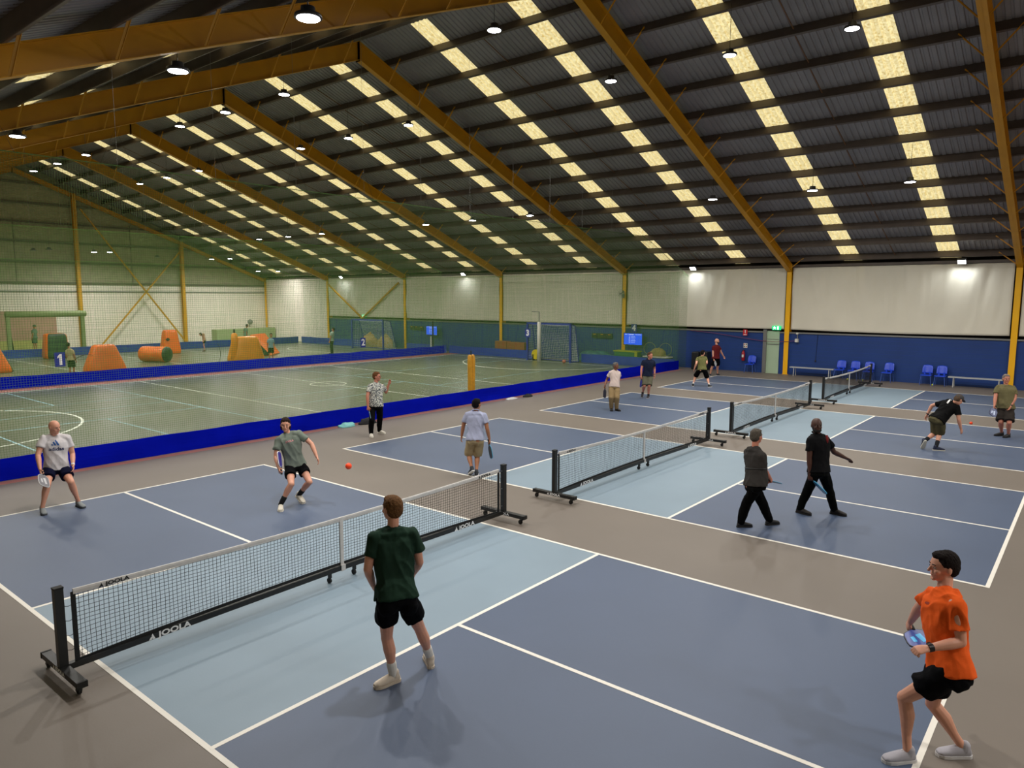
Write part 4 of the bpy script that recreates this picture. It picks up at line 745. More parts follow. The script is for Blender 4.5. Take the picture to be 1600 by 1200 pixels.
# ================================================================ PEOPLE
def capsule(p, q, r0, r1, n=12, k=4):
    p = Vector(p); q = Vector(q); d = q-p
    if d.length < 1e-5: d = Vector((0,0,1e-4)); q = p+d
    d.normalize(); x = d.orthogonal().normalized(); y = d.cross(x); rings = []
    for i in range(k+1): a = pi/2*(1-i/k); rings.append((p-d*r0*sin(a), max(r0*cos(a), 1e-4)))
    for i in range(k+1): a = pi/2*i/k; rings.append((q+d*r1*sin(a), max(r1*cos(a), 1e-4)))
    vs = [c+(x*cos(2*pi*j/n)+y*sin(2*pi*j/n))*r for c, r in rings for j in range(n)]; m = len(rings)
    fs = [(i*n+j, i*n+(j+1) % n, (i+1)*n+(j+1) % n, (i+1)*n+j) for i in range(m-1) for j in range(n)]+[tuple(range(n))[::-1], tuple(range((m-1)*n, m*n))]
    return vs, fs
def ellipsoid(c, ax, n=16, k=10):
    """ax: three axis vectors (scaled)"""
    c = Vector(c); vs = []; 
    for i in range(k+1):
        p = -pi/2+pi*i/k; r = max(cos(p), 1e-3)
        vs += [c+ax[0]*(cos(2*pi*j/n)*r)+ax[1]*(sin(2*pi*j/n)*r)+ax[2]*sin(p) for j in range(n)]
    fs = [(i*n+j, i*n+(j+1) % n, (i+1)*n+(j+1) % n, (i+1)*n+j) for i in range(k) for j in range(n)]+[tuple(range(n))[::-1], tuple(range(k*n, (k+1)*n))]
    if ax[0].cross(ax[1]).dot(ax[2]) < 0: fs = [f[::-1] for f in fs]
    return vs, fs
def loft(secs, n=20, e=2.4):
    """secs: (center, sidevec*halfwidth, fwdvec*halfdepth)"""
    vs = []
    for c, a, b in secs:
        for j in range(n):
            t = 2*pi*j/n; cx, sy = cos(t), sin(t); cx = math.copysign(abs(cx)**(2/e), cx); sy = math.copysign(abs(sy)**(2/e), sy)
            vs.append(Vector(c)+a*cx+b*sy)
    m = len(secs); fs = [(i*n+j, i*n+(j+1) % n, (i+1)*n+(j+1) % n, (i+1)*n+j) for i in range(m-1) for j in range(n)]+[tuple(range(n))[::-1], tuple(range((m-1)*n, m*n))]
    c0, a, b = secs[0]
    if a.cross(b).dot(Vector(secs[-1][0])-Vector(c0)) < 0: fs = [f[::-1] for f in fs]
    return vs, fs
def fuse(name, shapes, vox, m, parent, smooth=3, wr=0.0, wsc=9.0, seed=0, cut=None, sf=.5):
    vs = []; fs = []
    for v, f in shapes: o = len(vs); vs += v; fs += [tuple(i+o for i in q) for q in f]
    me = bpy.data.meshes.new('tmp'); me.from_pydata([tuple(v) for v in vs], [], fs); me.update()
    ob = bpy.data.objects.new('tmp', me); COL.objects.link(ob)
    r = ob.modifiers.new('r', 'REMESH'); r.mode = 'VOXEL'; r.voxel_size = vox; r.adaptivity = 0
    if smooth: s_ = ob.modifiers.new('s', 'SMOOTH'); s_.iterations = smooth; s_.factor = sf
    dg = bpy.context.evaluated_depsgraph_get(); out = bpy.data.meshes.new_from_object(ob.evaluated_get(dg))
    bpy.data.objects.remove(ob); bpy.data.meshes.remove(me)
    off = Vector(parent['_loc'])
    if wr:
        ns = [Vector(v.normal) for v in out.vertices]
        for v, nn in zip(out.vertices, ns):
            q = v.co*wsc+Vector((seed, seed*2, 0)); a = noise.noise(Vector((q.x, q.y, q.z*.55))); b_ = noise.noise(q*2.3)
            c_ = noise.noise(Vector((q.x*.9+q.z*.35, q.y*.9-q.z*.25, q.z*.28+seed))); v.co = v.co+nn*wr*((1-abs(a)*3.0)*.45+b_*.3+(1-abs(c_)*5.0)*.55)
    for v in out.vertices: v.co = v.co-off
    if isinstance(m, (list, tuple)):
        for x in m: out.materials.append(x)
        if cut:
            for p in out.polygons: p.material_index = cut(Vector(p.center)+off)
    else: out.materials.append(m)
    out.polygons.foreach_set('use_smooth', [True]*len(out.polygons)); out.name = name; out.update()
    o = bpy.data.objects.new(name, out); COL.objects.link(o); o.parent = parent; o['_loc'] = list(off)
    return o
def lerp(a, b, t): return a+(b-a)*t
def hand(w, d, nrm, curl, s, vr, side_thumb):
    """w wrist, d direction of the hand, nrm palm normal (fingers curl towards it), side_thumb unit vector to thumb side"""
    d = d.normalized(); t = (side_thumb-d*side_thumb.dot(d)).normalized(); nn = d.cross(t).normalized()
    if nn.dot(nrm) < 0: nn = -nn
    sh = []; mr = lambda r: max(r*s, vr*.95)
    sh.append(loft([(w-d*.01*s, t*.028*s, nn*.019*s), (w+d*.03*s, t*.036*s, nn*.017*s), (w+d*.075*s, t*.042*s, nn*.015*s), (w+d*.092*s, t*.040*s, nn*.012*s)], 14))
    for k, (off, ln) in enumerate(((.030, .072), (.010, .080), (-.011, .074), (-.031, .058))):
        p = w+d*.086*s+t*off*s; c = curl*(1+.12*k); dd = d.copy(); ax = t
        for seg, fr in enumerate((.45, .32, .23)):
            ang = c*(.6 if seg == 0 else 1.0); dd = (dd*cos(ang)+nn*sin(ang)); nn2 = None
            q = p+dd*ln*fr*s; sh.append(capsule(p, q, mr(.0088-.0006*seg), mr(.0082-.0008*seg), 8, 3)); p = q
            nn_ = (nn-dd*nn.dot(dd)); nn = nn_.normalized() if nn_.length > .05 else nn
        nn = d.cross(t).normalized(); nn = -nn if nn.dot(nrm) < 0 else nn
    p = w+d*.028*s+t*.028*s; td = (d*.75+t*.65+nn*(.35+.3*min(curl, 1))).normalized(); q = p+td*.042*s; sh.append(capsule(p, q, mr(.0125), mr(.0105), 8, 3))
    td = (d*.9+t*.12+nn*(.3+.5*min(curl, 1))).normalized(); sh.append(capsule(q, q+td*.032*s, mr(.010), mr(.0085), 8, 3))
    return sh
def on_surface(bv, fn, off=.003):
    return fn
SKIN = {'fair': '#d69a80', 'tan': '#a8704f', 'brown': '#7a4a32', 'dark': '#4a2a1e', 'ruddy': '#c47e66'}
def person(key, lab, skin='fair', hair=None, shirt=None, sleeve=.62, hem=-.20, legs=None, leglen=.6, leg_r=1.0, sock=None, sockh=.12, shoe='#d8d4cc', sole='#e8e4dc',
           bulk=1.0, curl=(.35, .35), vox=.008, beard=None, cap=None, pitch=0.0, extra=None, longhair=False, belly=0.0, wr=.006, collar=False, shirt2=None):
    yw, hyw, H, J, pad = POSES[key]; J = {k: Vector(v) for k, v in J.items()}; s = H/1.78
    base = Vector(((J['aL'].x+J['aR'].x)/2, (J['aL'].y+J['aR'].y)/2, 0)); t = thing('person', lab, 'person', base)
    ms = mat('skin '+skin, SKIN[skin], .5, .06, 20); f0 = Vector((cos(radians(yw)), sin(radians(yw)), 0))
    P, N, C = J['pel'], J['nk'], J['hd']; up = (N-P).normalized(); N = N+up*.03*s
    lh = (J['hL']-J['hR']).normalized(); ls = (J['sL']-J['sR']).normalized()
    def frame(l): l = (l-up*l.dot(up)).normalized(); f = l.cross(up).normalized(); return l, (f if f.dot(f0) > -.2 else f)
    lh, fh = frame(lh); ls, fs_ = frame(ls); B = bulk
    def tor(v, grow=0.0, wmul=1.0):
        tab = [(-.24, .150, .105), (-.10, .168, .118), (.02, .160, .115), (.22, .142, .104), (.42, .148, .108), (.62, .165, .116), (.78, .176, .115), (.88, .168, .098), (.95, .125, .080), (1.01, .078, .066), (1.06, .064, .062)]
        for (a, w0, d0), (b, w1, d1) in zip(tab, tab[1:]):
            if v <= b or b == 1.06: u = max(0, min(1, (v-a)/(b-a))); ww = lerp(w0, w1, u); dd = lerp(d0, d1, u); break
        bl = belly*math.exp(-((v-.2)/.22)**2)
        k = max(0, min(1, v)); l = (lh*(1-k)+ls*k).normalized(); f = l.cross(up).normalized()
        bb = B if v < .85 else 1+(B-1)*.5
        c = P+(N-P)*v + f*(.012*sin(pi*k)+bl*.5)*s-f*.02*s*(v > .9)
        return c, l*(ww*s*bb*wmul+grow+bl*.2*s), f*(dd*s*bb*wmul+grow+bl*.6*s)
    sh = [loft([tor(v) for v in (-.16, -.1, 0, .12, .25, .4, .55, .7, .8, .88, .94, 1.0)], 20)]
    # head frame
    hf0 = Vector((cos(radians(hyw)), sin(radians(hyw)), 0)); hl = Vector((0,0,1)).cross(hf0).normalized(); pr_ = radians(pitch)
    hf = (hf0*cos(pr_)-Vector((0,0,1))*sin(pr_)).normalized(); hu = hf.cross(hl).normalized()
    hs = s*(1.05 if H > 1.6 else 1.12)
    def hp(a, b, c): return C+hf*a*hs+hl*b*hs+hu*c*hs
    head = [ellipsoid(hp(-.008, 0, .022), (hf*.096*hs, hl*.076*hs, hu*.098*hs), 20, 14), ellipsoid(hp(.018, 0, -.048), (hf*.068*hs, hl*.058*hs, hu*.062*hs), 16, 10),
            capsule(hp(.088, 0, .012), hp(.104, 0, -.020), .0075*hs, .0125*hs, 8, 3), capsule(hp(.078, -.03, .026), hp(.078, .03, .026), .010*hs, .010*hs, 8, 3),
            capsule(hp(.074, -.018, -.052), hp(.074, .018, -.052), .010*hs, .010*hs, 8, 3), capsule(hp(.072, -.010, -.088), hp(.072, .010, -.088), .014*hs, .014*hs, 8, 3)]
    for q in (1, -1): head += [ellipsoid(hp(-.010, q*.077, -.004), (hf*.019*hs, hl*.009*hs, hu*.031*hs), 10, 8), ellipsoid(hp(.058, q*.038, -.022), (hf*.024*hs, hl*.022*hs, hu*.024*hs), 10, 6)]
    sh += head; sh.append(capsule(N-up*.05*s, hp(-.022, 0, -.055), .056*s, .053*s)); [sh.append(capsule(N-up*.03*s+ls*q*.03*s, J['s'+Q]-ls*q*.03*s-up*.01*s, .046*s, .05*s)) for Q, q in (('L', 1), ('R', -1))]
    b5 = B**.6; grips = {}
    for Q, q in (('L', 1), ('R', -1)):
        S_, E_, W_ = J['s'+Q], J['e'+Q], J['w'+Q]; A0 = S_+ls*(-q)*.018*s-up*.008*s
        sh += [capsule(A0, A0, .060*s*b5, .060*s*b5), capsule(A0, lerp(S_, E_, .5), .056*s*b5, .048*s*b5), capsule(lerp(S_, E_, .5), E_, .048*s*b5, .040*s*b5), capsule(E_, lerp(E_, W_, .3), .040*s*b5, .042*s*b5), capsule(lerp(E_, W_, .3), W_, .042*s*b5, .026*s*b5)]
        fd = (W_-E_).normalized(); inward = -ls*q; 
        holding = pad is not None and Q == 'R'
        if holding:
            g = Vector(pad[1]); th = g-fd*g.dot(fd)
            if th.length < .35: th = f0-fd*f0.dot(fd)
            th.normalize(); cu = 1.15; hd_ = (fd+Vector((0,0,-.0))).normalized(); palm = hd_.cross(th); palm = palm if palm.dot(inward) > 0 else -palm
            grips['R'] = W_+hd_*.070*s+palm*.030*s
        else:
            th = f0-fd*f0.dot(fd); th = th.normalized() if th.length > .2 else Vector((0,0,1)); palm = inward; cu = curl[0 if Q == 'L' else 1]; hd_ = fd
        sh += hand(W_, hd_, palm, cu, s, vox, th)
        Hh, K_, A_ = J['h'+Q], J['k'+Q], J['a'+Q]; kf = (K_-(Hh+A_)/2); 
        sh += [capsule(Hh, lerp(Hh, K_, .5), .088*s*b5, .070*s*b5), capsule(lerp(Hh, K_, .5), K_, .070*s*b5, .052*s*b5), capsule(K_, K_, .055*s*b5, .054*s*b5),
               capsule(K_, lerp(K_, A_, .32)-f0*.014*s, .052*s*b5, .056*s*b5), capsule(lerp(K_, A_, .32)-f0*.014*s, lerp(K_, A_, .7), .056*s*b5, .036*s*b5), capsule(lerp(K_, A_, .7), A_, .036*s*b5, .034*s)]
        sh.append(ellipsoid(Hh-f0*.03*s-up*.04*s, (lh*.064*s*B, fh*.062*s*B, up*.065*s)))
        T_ = J['t'+Q]; sh.append(capsule(A_-Vector((0,0,.035)), lerp(A_, T_, .45)-Vector((0,0,.005)), .026*s, .014*s))
    fuse('body', sh, vox, ms, t, 3)
    # ---- shirt
    seed = len(key)+H*10
    if shirt:
        msh = shirt if not isinstance(shirt, str) else mat('shirt '+shirt, shirt, .9, .05, 4, .08, 90, spec=.12)
        g = .014*s
        hem = -.085
        secs = [tor(v, g+max(0, .25-v)*.03*s+(.004*s if v < .8 else .006*s if v > .9 else .003*s), 1.0) for v in (hem, hem*.5+.03, .12, .18, .25, .4, .55, .7, .8, .88, .94, 1.0, 1.03)]
        c_, a_, b_ = secs[0]; ss = [loft(secs, 24)]
        for Q, q in (('L', 1), ('R', -1)):
            S_, E_ = J['s'+Q], J['e'+Q]; A0 = S_+ls*(-q)*.018*s-up*.008*s; e_ = lerp(S_, E_, sleeve); dd = (E_-S_).normalized(); x_ = dd.orthogonal().normalized(); y_ = dd.cross(x_)
            ss += [capsule(N-up*.018*s+ls*q*.035*s, A0-up*.004*s, .064*s, .067*s*b5), capsule(A0, A0, .069*s*b5, .069*s*b5), capsule(N-up*.12*s+ls*q*.06*s, A0-up*.05*s, .07*s, .06*s)]
            ss.append(loft([(A0-dd*.01*s, x_*.068*s*b5, y_*.068*s*b5), (lerp(A0, e_, .5), x_*.068*s*b5, y_*.068*s*b5), (e_, x_*.070*s*b5, y_*.070*s*b5)], 16, 2))
        so = fuse('shirt', ss, max(vox*1.1, .007), msh, t, 5, wr*1.25*s, 8.5, seed)
        if collar:
            mc = shirt2 or msh; cc, ca, cb = tor(1.02)
            m_ = MB(); n = 18
            m_.tube([cc+ca.normalized()*.068*s*cos(a)+cb.normalized()*(.066*s*sin(a)-.004*s)+up*(.026-.022*sin(a))*s for a in [k*2*pi/n for k in range(n+1)]], .013*s, mc, 6); m_.build('collar', t, True)
    else: so = None
    # ---- lower garment
    if legs:
        ml = legs if not isinstance(legs, str) else mat('cloth '+legs, legs, .9, .05, 4, .08, 90, spec=.08)
        ss = [loft([tor(v, .006*s) for v in (-.19, -.1, -.02, .04, .07)], 22), ellipsoid(P-up*.055*s-f0*.015*s, (lh*.136*s*B, fh*.103*s*B, up*.09*s))]
        for Q in 'LR':
            Hh, K_, A_ = J['h'+Q], J['k'+Q], J['a'+Q]
            ss.append(capsule(P-up*.03*s, Hh, .096*s*b5, .090*s*b5)); ss.append(ellipsoid(Hh-f0*.035*s-up*.045*s, (lh*.088*s*B, fh*.085*s*B, up*.085*s)))
            if leglen <= 1:
                e_ = lerp(Hh, K_, leglen); dd = (K_-Hh).normalized(); x_ = lh; y_ = dd.cross(x_).normalized(); x_ = y_.cross(dd)
                ss.append(loft([(Hh+dd*.0, x_*.088*s*b5, y_*.092*s*b5), (lerp(Hh, e_, .5), x_*.090*s*b5*leg_r, y_*.094*s*b5*leg_r), (e_, x_*.092*s*b5*leg_r, y_*.098*s*b5*leg_r)], 18, 2.2))
            else:
                rr = leg_r; e_ = lerp(K_, A_, .98)
                ss += [capsule(Hh, lerp(Hh, K_, .5), .090*s*b5, .086*s*b5*rr), capsule(lerp(Hh, K_, .5), K_, .086*s*b5*rr, .076*s*b5*rr), capsule(K_, lerp(K_, e_, .5)-f0*.008*s, .076*s*b5*rr, .072*s*b5*rr), capsule(lerp(K_, e_, .5)-f0*.008*s, e_, .072*s*b5*rr, .058*s*b5*rr)]
        fuse('shorts' if leglen <= 1 else 'trousers', ss, max(vox*1.1, .007), ml, t, 9, wr*s, 9, seed+4)
    # ---- socks and shoes
    for Q in 'LR':
        A_, T_, K_ = J['a'+Q], J['t'+Q], J['k'+Q]
        if sock:
            e_ = A_+(K_-A_).normalized()*sockh*s; fuse('sock', [capsule(A_, e_, .043*s, .045*s*(.85+sockh*2))], max(vox, .006), mat('sock '+sock, sock, .9), t, 2)
        if shoe:
            fd = (T_-A_); 
            lift_ = A_.z > .12
            if not lift_: fd.z = 0
            ft = fd.normalized(); sd = ft.cross(Vector((0,0,1))).normalized(); fu = sd.cross(ft).normalized()
            if fu.z < 0 and not lift_: fu = -fu; 
            if lift_: # heel raised: sole plane follows ankle to toe
                ft = (T_+Vector((0,0,.0))-A_+Vector((0,0,.05))).normalized(); sd = ft.cross(Vector((0,0,1))).normalized(); fu = sd.cross(ft).normalized(); O = A_-fu*.085*s-ft*.0
                if O.z+ft.z*.2*s < 0: O.z -= (O.z+ft.z*.2*s)
            else: O = Vector((A_.x, A_.y, .0))
            def q_(a, b, c): return O+ft*a*s+sd*b*s+fu*c*s
            up_ = [loft([(q_(-.065, 0, .04), sd*.024*s, fu*.018*s), (q_(-.05, 0, .055), sd*.034*s, fu*.045*s), (q_(0, 0, .056), sd*.040*s, fu*.050*s), (q_(.06, 0, .052), sd*.043*s, fu*.042*s), (q_(.12, 0, .044), sd*.048*s, fu*.030*s), (q_(.17, 0, .038), sd*.044*s, fu*.022*s), (q_(.198, 0, .034), sd*.026*s, fu*.012*s)], 16, 2.2), capsule(q_(-.012, 0, .07), q_(-.016, 0, .098), .044*s, .043*s)]
            so_ = fuse('shoe', up_, max(.005, vox*.8), mat('shoe '+shoe, shoe, .7, .04, 12), t, 3)
            m_ = MB(); pr2 = [(-.078, 0), (-.07, .025), (-.05, .038), (0, .039), (.05, .043), (.11, .053), (.16, .050), (.195, .032), (.207, 0)]; pr2 = pr2+[(a, -b) for a, b in pr2[-2:0:-1]]
            m_.prism([(a*s, b*s) for a, b in pr2], 0.002*s, .026*s, mat('sole '+sole, sole, .7), lambda a, b, h: O+ft*a+sd*b+fu*h); so2 = fixn(m_.build('sole', so_)); so_['_loc'] = so2['_loc'] if False else so_['_loc']
            if vox < .0075:
                m_ = MB()
                for k in range(4): m_.tube([q_(.04+.02*k, -.018, .092-.010*k), q_(.045+.02*k, 0, .099-.010*k), q_(.04+.02*k, .018, .092-.010*k)], .003*s, M_TAPE, 5)
                m_.build('laces', so_)
    # ---- face bits
    mk = mat('eye white', '#a79d94', .4); mi = mat('iris dark', '#2a1a12', .2); mb_ = mat('brow '+(hair or '#3a2a20'), hair or '#3a2a20', .9); ml_ = mat('lips '+skin, tuple(min(1, a*b) for a, b in zip(lin(SKIN[skin])[:3], (.85, .55, .55)))+(1,), .5)
    for q in (1, -1):
        m_ = MB(); v, f = ellipsoid(hp(.072, q*.031, .006), (hf*.0125*hs, hl*.0125*hs, hu*.0065*hs), 10, 8); m_.add(v, f, mk); v, f = ellipsoid(hp(.0812, q*.030, .006), (hf*.0045*hs, hl*.006*hs, hu*.006*hs), 8, 6); m_.add(v, f, mi); m_.build('eye', t, True)
        m_ = MB(); v, f = capsule(hp(.0875, q*.016, .029), hp(.078, q*.046, .031), .0045*hs, .003*hs, 6, 2); m_.add(v, f, mb_); m_.build('eyebrow', t, True)
    m_ = MB(); m_.tube([hp(.078, -.022, -.052), hp(.0855, -.010, -.050), hp(.0865, 0, -.052), hp(.0855, .010, -.050), hp(.078, .022, -.052)], [.002*hs, .0032*hs, .0038*hs, .0032*hs, .002*hs], ml_, 8); m_.build('mouth', t, True)
    if hair and hair != 'none':
        mh = mat('hair '+hair, hair, .8, .35, 60, .6, 120, spec=.15); r_ = 1.0
        hs_ = [ellipsoid(hp(-.022, 0, .040), (hf*.096*hs, hl*.084*hs, hu*.092*hs), 20, 12), ellipsoid(hp(-.048, 0, .008), (hf*.068*hs, hl*.082*hs, hu*.085*hs), 16, 10), ellipsoid(hp(.008, 0, .090), (hf*.072*hs, hl*.066*hs, hu*.034*hs), 12, 8)]
        if longhair: hs_ += [ellipsoid(hp(-.03, q*.06, -.03), (hf*.04*hs, hl*.03*hs, hu*.07*hs), 10, 8) for q in (1, -1)]+[ellipsoid(hp(-.07, 0, -.05), (hf*.045*hs, hl*.07*hs, hu*.08*hs), 12, 8)]
        if longhair == 2: hs_.append(capsule(hp(-.07, 0, -.05), hp(-.08, 0, -.30), .055*hs, .03*hs))
        fuse('hair', hs_, max(.006, vox*.8), mh, t, 2, .003, 40, seed)
    if beard:
        fuse('beard', [ellipsoid(hp(.026, 0, -.070), (hf*.066*hs, hl*.060*hs, hu*.047*hs), 14, 8), capsule(hp(.0, .062, -.03), hp(.03, .05, -.07), .012*hs, .02*hs), capsule(hp(.0, -.062, -.03), hp(.03, -.05, -.07), .012*hs, .02*hs)], max(.006, vox*.8), mat('hair '+beard, beard, .8), t, 2)
    if cap:
        mc = mat('cap '+cap, cap, .8, .1, 10)
        fuse('cap', [ellipsoid(hp(-.012, 0, .045), (hf*.106*hs, hl*.088*hs, hu*.088*hs), 18, 10), loft([(hp(.06, 0, .055), hl*.072*hs, hu*.008*hs), (hp(.12, 0, .050), hl*.064*hs, hu*.007*hs), (hp(.165, 0, .040), hl*.035*hs, hu*.006*hs)], 14)], max(.006, vox*.8), mc, t, 2)
    info = dict(t=t, J=J, s=s, hp=hp, up=up, ls=ls, fs=ls.cross(up).normalized(), tor=tor, shirt=so, pad=pad, grip=grips.get('R'), f0=f0)
    return info
def decal(info, body, size, m, v, side=0.0, front=1, bold=.0, sx=1.0, poly=None, name='printed_text'):
    """print text or polygons on the shirt by dropping each vertex on its surface"""
    so = info['shirt']; off = Vector(so['_loc']); bv = BVHTree.FromPolygons([x.co+off for x in so.data.vertices], [tuple(p.vertices) for p in so.data.polygons])
    c, a, b = info['tor'](v); l = a.normalized(); f = b.normalized()*front; ln = -l*front*-1 if front > 0 else -l
    u = info['up']; o = c+l*side; ln = l*(1 if front > 0 else -1)
    # reading direction: seen from the front the text runs from the person's right to left
    def fn(x, y, z):
        p = o+ln*x+u*y+f*.5; h = bv.ray_cast(p, -f, 1.0)
        q = h[0] if h[0] is not None else p-f*.35
        return q+f*(.0025+z)
    if poly is None: return text_mesh(name, body, size, m, fn, so, bold=bold, extrude=.0005, sx=sx)
    m_ = MB()
    for pl in poly:
        pl2 = []
        for (x0, y0), (x1, y1) in zip(pl, pl[1:]+pl[:1]): pl2 += [(x0, y0), ((x0+x1)/2, (y0+y1)/2)]
        m_.prism(pl2, 0, .001, m, fn)
    return m_.build(name, so)
def paddle(info, face, edge, lab, grip='#1a1a1a', nrm=None, mark=None):
    g = info['grip']; d = Vector(info['pad'][1]).normalized(); s = info['s']
    nrm = Vector(nrm) if nrm else info['ls']; w_ = (nrm-d*nrm.dot(d)).normalized(); x = d.cross(w_).normalized()     # w_: face normal, x: width
    O = g-d*.06; t = thing('pickleball_paddle', lab, 'paddle', O)
    P = lambda a, b, h: O+d*a+x*b+w_*h
    m_ = MB(); m_.lathe(O, [(.017,0),(.019,.006),(.016,.012),(.016,.125),(.014,.135)], mat('grip '+grip, grip, .8), 12, d); m_.build('handle', t)
    out = [(.125, .022), (.150, .060), (.175, .088), (.22, .098), (.33, .099), (.375, .092), (.398, .070), (.406, .035)]; out = out+[(a, -b) for a, b in out[::-1]]
    m_ = MB(); m_.prism([(a, b*.965) for a, b in out], -.0065, .0065, mat('paddle face '+face, face, .35, .15, 12), P); m_.build('face', t)
    m_ = MB(); n = len(out); m_.tube([P(a, b, 0) for a, b in out], .0078, mat('paddle edge '+edge, edge, .5), 6); m_.build('edge_guard', t)
    if mark:
        m_ = MB(); mm = mat('paddle mark '+mark, mark, .4)
        for h in (.0066, -.0076): m_.prism([(.2, -.03), (.33, -.055), (.35, -.02), (.22, .015)], h, h+.001, mm, P); m_.prism([(.24, .03), (.33, .02), (.33, .05), (.25, .06)], h, h+.001, mm, P)
        m_.build('face_graphic', t)
    return t
def watch(info, Q, m, wide=.03):
    J = info['J']; W_, E_ = J['w'+Q], J['e'+Q]; d = (W_-E_).normalized(); m_ = MB(); m_.lathe(W_-d*.04, [(.029,0),(.032,.002),(.032,wide-.002),(.029,wide)], m, 16, d)
    m_.lathe(W_-d*.025+d.orthogonal().normalized()*.03, [(.018,0),(.018,.008)], m, 14, d.orthogonal()); return fixn(m_.build('wristband', info['t']))
NB = {}
# floral shirt material
mf = bpy.data.materials.new('patterned shirt cloth'); mf.use_nodes = True; nt = mf.node_tree; b = nt.nodes['Principled BSDF']; tc = nt.nodes.new('ShaderNodeTexCoord'); vo = nt.nodes.new('ShaderNodeTexVoronoi'); vo.inputs['Scale'].default_value = 26
no = nt.nodes.new('ShaderNodeTexNoise'); no.inputs['Scale'].default_value = 34; no.inputs['Detail'].default_value = 4; rp = nt.nodes.new('ShaderNodeValToRGB'); rp.color_ramp.interpolation = 'CONSTANT'; e = rp.color_ramp.elements; e[0].position = 0; e[0].color = lin('#3a4046'); e[1].position = .44; e[1].color = lin('#6a7076')
e2 = e.new(.50); e2.color = lin('#c9c9be'); e3 = e.new(.68); e3.color = lin('#7c8a5c')
nt.links.new(tc.outputs['Object'], no.inputs['Vector']); nt.links.new(no.outputs['Fac'], rp.inputs['Fac']); nt.links.new(rp.outputs['Color'], b.inputs['Base Color']); b.inputs['Roughness'].default_value = .85

a = person('whitetee', 'bald man in white three stripe logo shirt and navy shorts crouching at the left baseline', 'fair', None, '#c9c4c6', .55, -.26, '#10122a', .62, 1.05, None, .1, '#7c8183', '#3a3c40', 1.12, vox=.0075, pitch=12, belly=.02)
mnav = mat('navy print', '#1d2a55', .7); decal(a, 'adidas', .085, mnav, .60, bold=.002, sx=1.1)
decal(a, '', 0, mat('print blue', '#1f4f8f', .7), .78, poly=[[(-.075,-.035),(-.045,-.035),(-.062,-.005),(-.075,-.012)], [(-.032,-.035),(.000,-.035),(-.035,.035),(-.058,.022)], [(.014,-.035),(.046,-.035),(.0,.065),(-.025,.05)]], name='printed_logo')
watch(a, 'L', mat('white band', '#e0e0e0', .5)); paddle(a, '#7b7a80', '#c8c8c8', 'grey and white paddle held low by the bald man in the white shirt', nrm=(.5,-.6,.6), mark='#c9c9cc')
a = person('greygreen', 'smiling dark haired man in grey green shirt and black shorts lunging on the near court', 'fair', '#2a1b14', '#70796f', .58, -.20, '#0c0c0e', .54, 1.05, '#0d0d10', .13, '#cfc7b8', '#dcd6c8', 1.03, vox=.0075, longhair=1, wr=.009, pitch=5)
decal(a, 'JOOLA', .045, mat('pink print', '#d98f92', .7), .78, side=-.02, bold=.001)
paddle(a, '#4a3f9c', '#e6e6ea', 'white edged purple paddle behind the arm of the man in the grey green shirt', nrm=(.634,-.773,0))
a = person('floral', 'man in patterned short sleeved shirt and black trousers raising one hand by the barrier', 'ruddy', '#6b4529', mf, .62, -.20, '#0a0a0c', 1.5, 1.0, None, .1, '#d6d0c4', '#e0dccf', 1.05, vox=.009, collar=True, belly=.03)
mg = MB(); [mg.tube([a['hp'](.092, q*.030+.022*cos(x), .004+.015*sin(x)) for x in [k*pi/5 for k in range(11)]], .003, M_BLK, 4) for q in (1, -1)]; mg.build('glasses', a['t'])
paddle(a, '#16223c', '#7fa6c0', 'dark paddle with pale blue edge hanging beside the man in the patterned shirt', nrm=(.83,-.55,0))
a = person('bluetee', 'man seen from behind in pale blue shirt and beige shorts walking on the second court', 'tan', '#0d0b0b', '#a9aec8', .60, -.20, '#a99878', .97, 1.08, '#3c4048', .03, '#2c3036', '#d6d6d6', 1.08, vox=.0085, collar=True, wr=.009)
paddle(a, '#14161a', '#3f9fc4', 'black paddle with bright blue edge held by the man in the pale blue shirt', nrm=(.85,-.5,0))
a = person('green', 'man in dark green shirt and black shorts seen from behind at the nearest net', 'fair', '#6d4c2e', '#1f3529', .60, -.27, '#08090c', .55, 1.10, '#d5d2cc', .12, '#cdbfae', '#c5b8a8', 1.08, vox=.006, curl=(.9, .9), wr=.009)
a = person('orange', 'man in bright orange shirt and black shorts crouching in profile at the near right corner', 'fair', '#1a1210', '#ea5f22', .68, -.20, '#0c0d10', .60, 1.10, None, .1, '#a9a6ae', '#c9c6c6', 1.02, vox=.006, curl=(1.3, 1.2), wr=.009, pitch=2)
decal(a, '', 0, mat('dark orange print', '#9c2f10', .7), .84, poly=[[(-.012,0),(0,.012),(.012,0),(0,-.012)], [(-.03,0),(-.018,.012),(-.008,.002),(-.02,-.01)], [(.03,0),(.018,.012),(.008,.002),(.02,-.01)]], name='printed_logo')
watch(a, 'L', mat('black watch', '#17181c', .4), .04); paddle(a, '#3c4f9a', '#10142a', 'blue gradient paddle held flat by the man in the orange shirt', nrm=(.25,.35,.9), mark='#49b4ec')
a = person('greytee', 'grey haired man in charcoal shirt and black trousers walking away from the viewer', 'ruddy', '#5c554c', '#3a3735', .62, -.24, '#070708', 1.5, 1.0, None, .1, '#151414', '#1c1a1a', 1.15, vox=.0075, belly=.04)
m_ = MB(); 
for v_, h_ in ((.42, .012),): c_, a_, b_ = a['tor'](v_, .024); m_.tube([c_+a_*cos(x)+b_*sin(x) for x in [k*pi/12 for k in range(25)]], h_, M_BLK, 6)
m_.build('waist_strap', a['t'], True)
paddle(a, '#14181e', '#6fa6c8', 'thin dark paddle with blue edge held level by the grey haired man', nrm=(0,0,1))
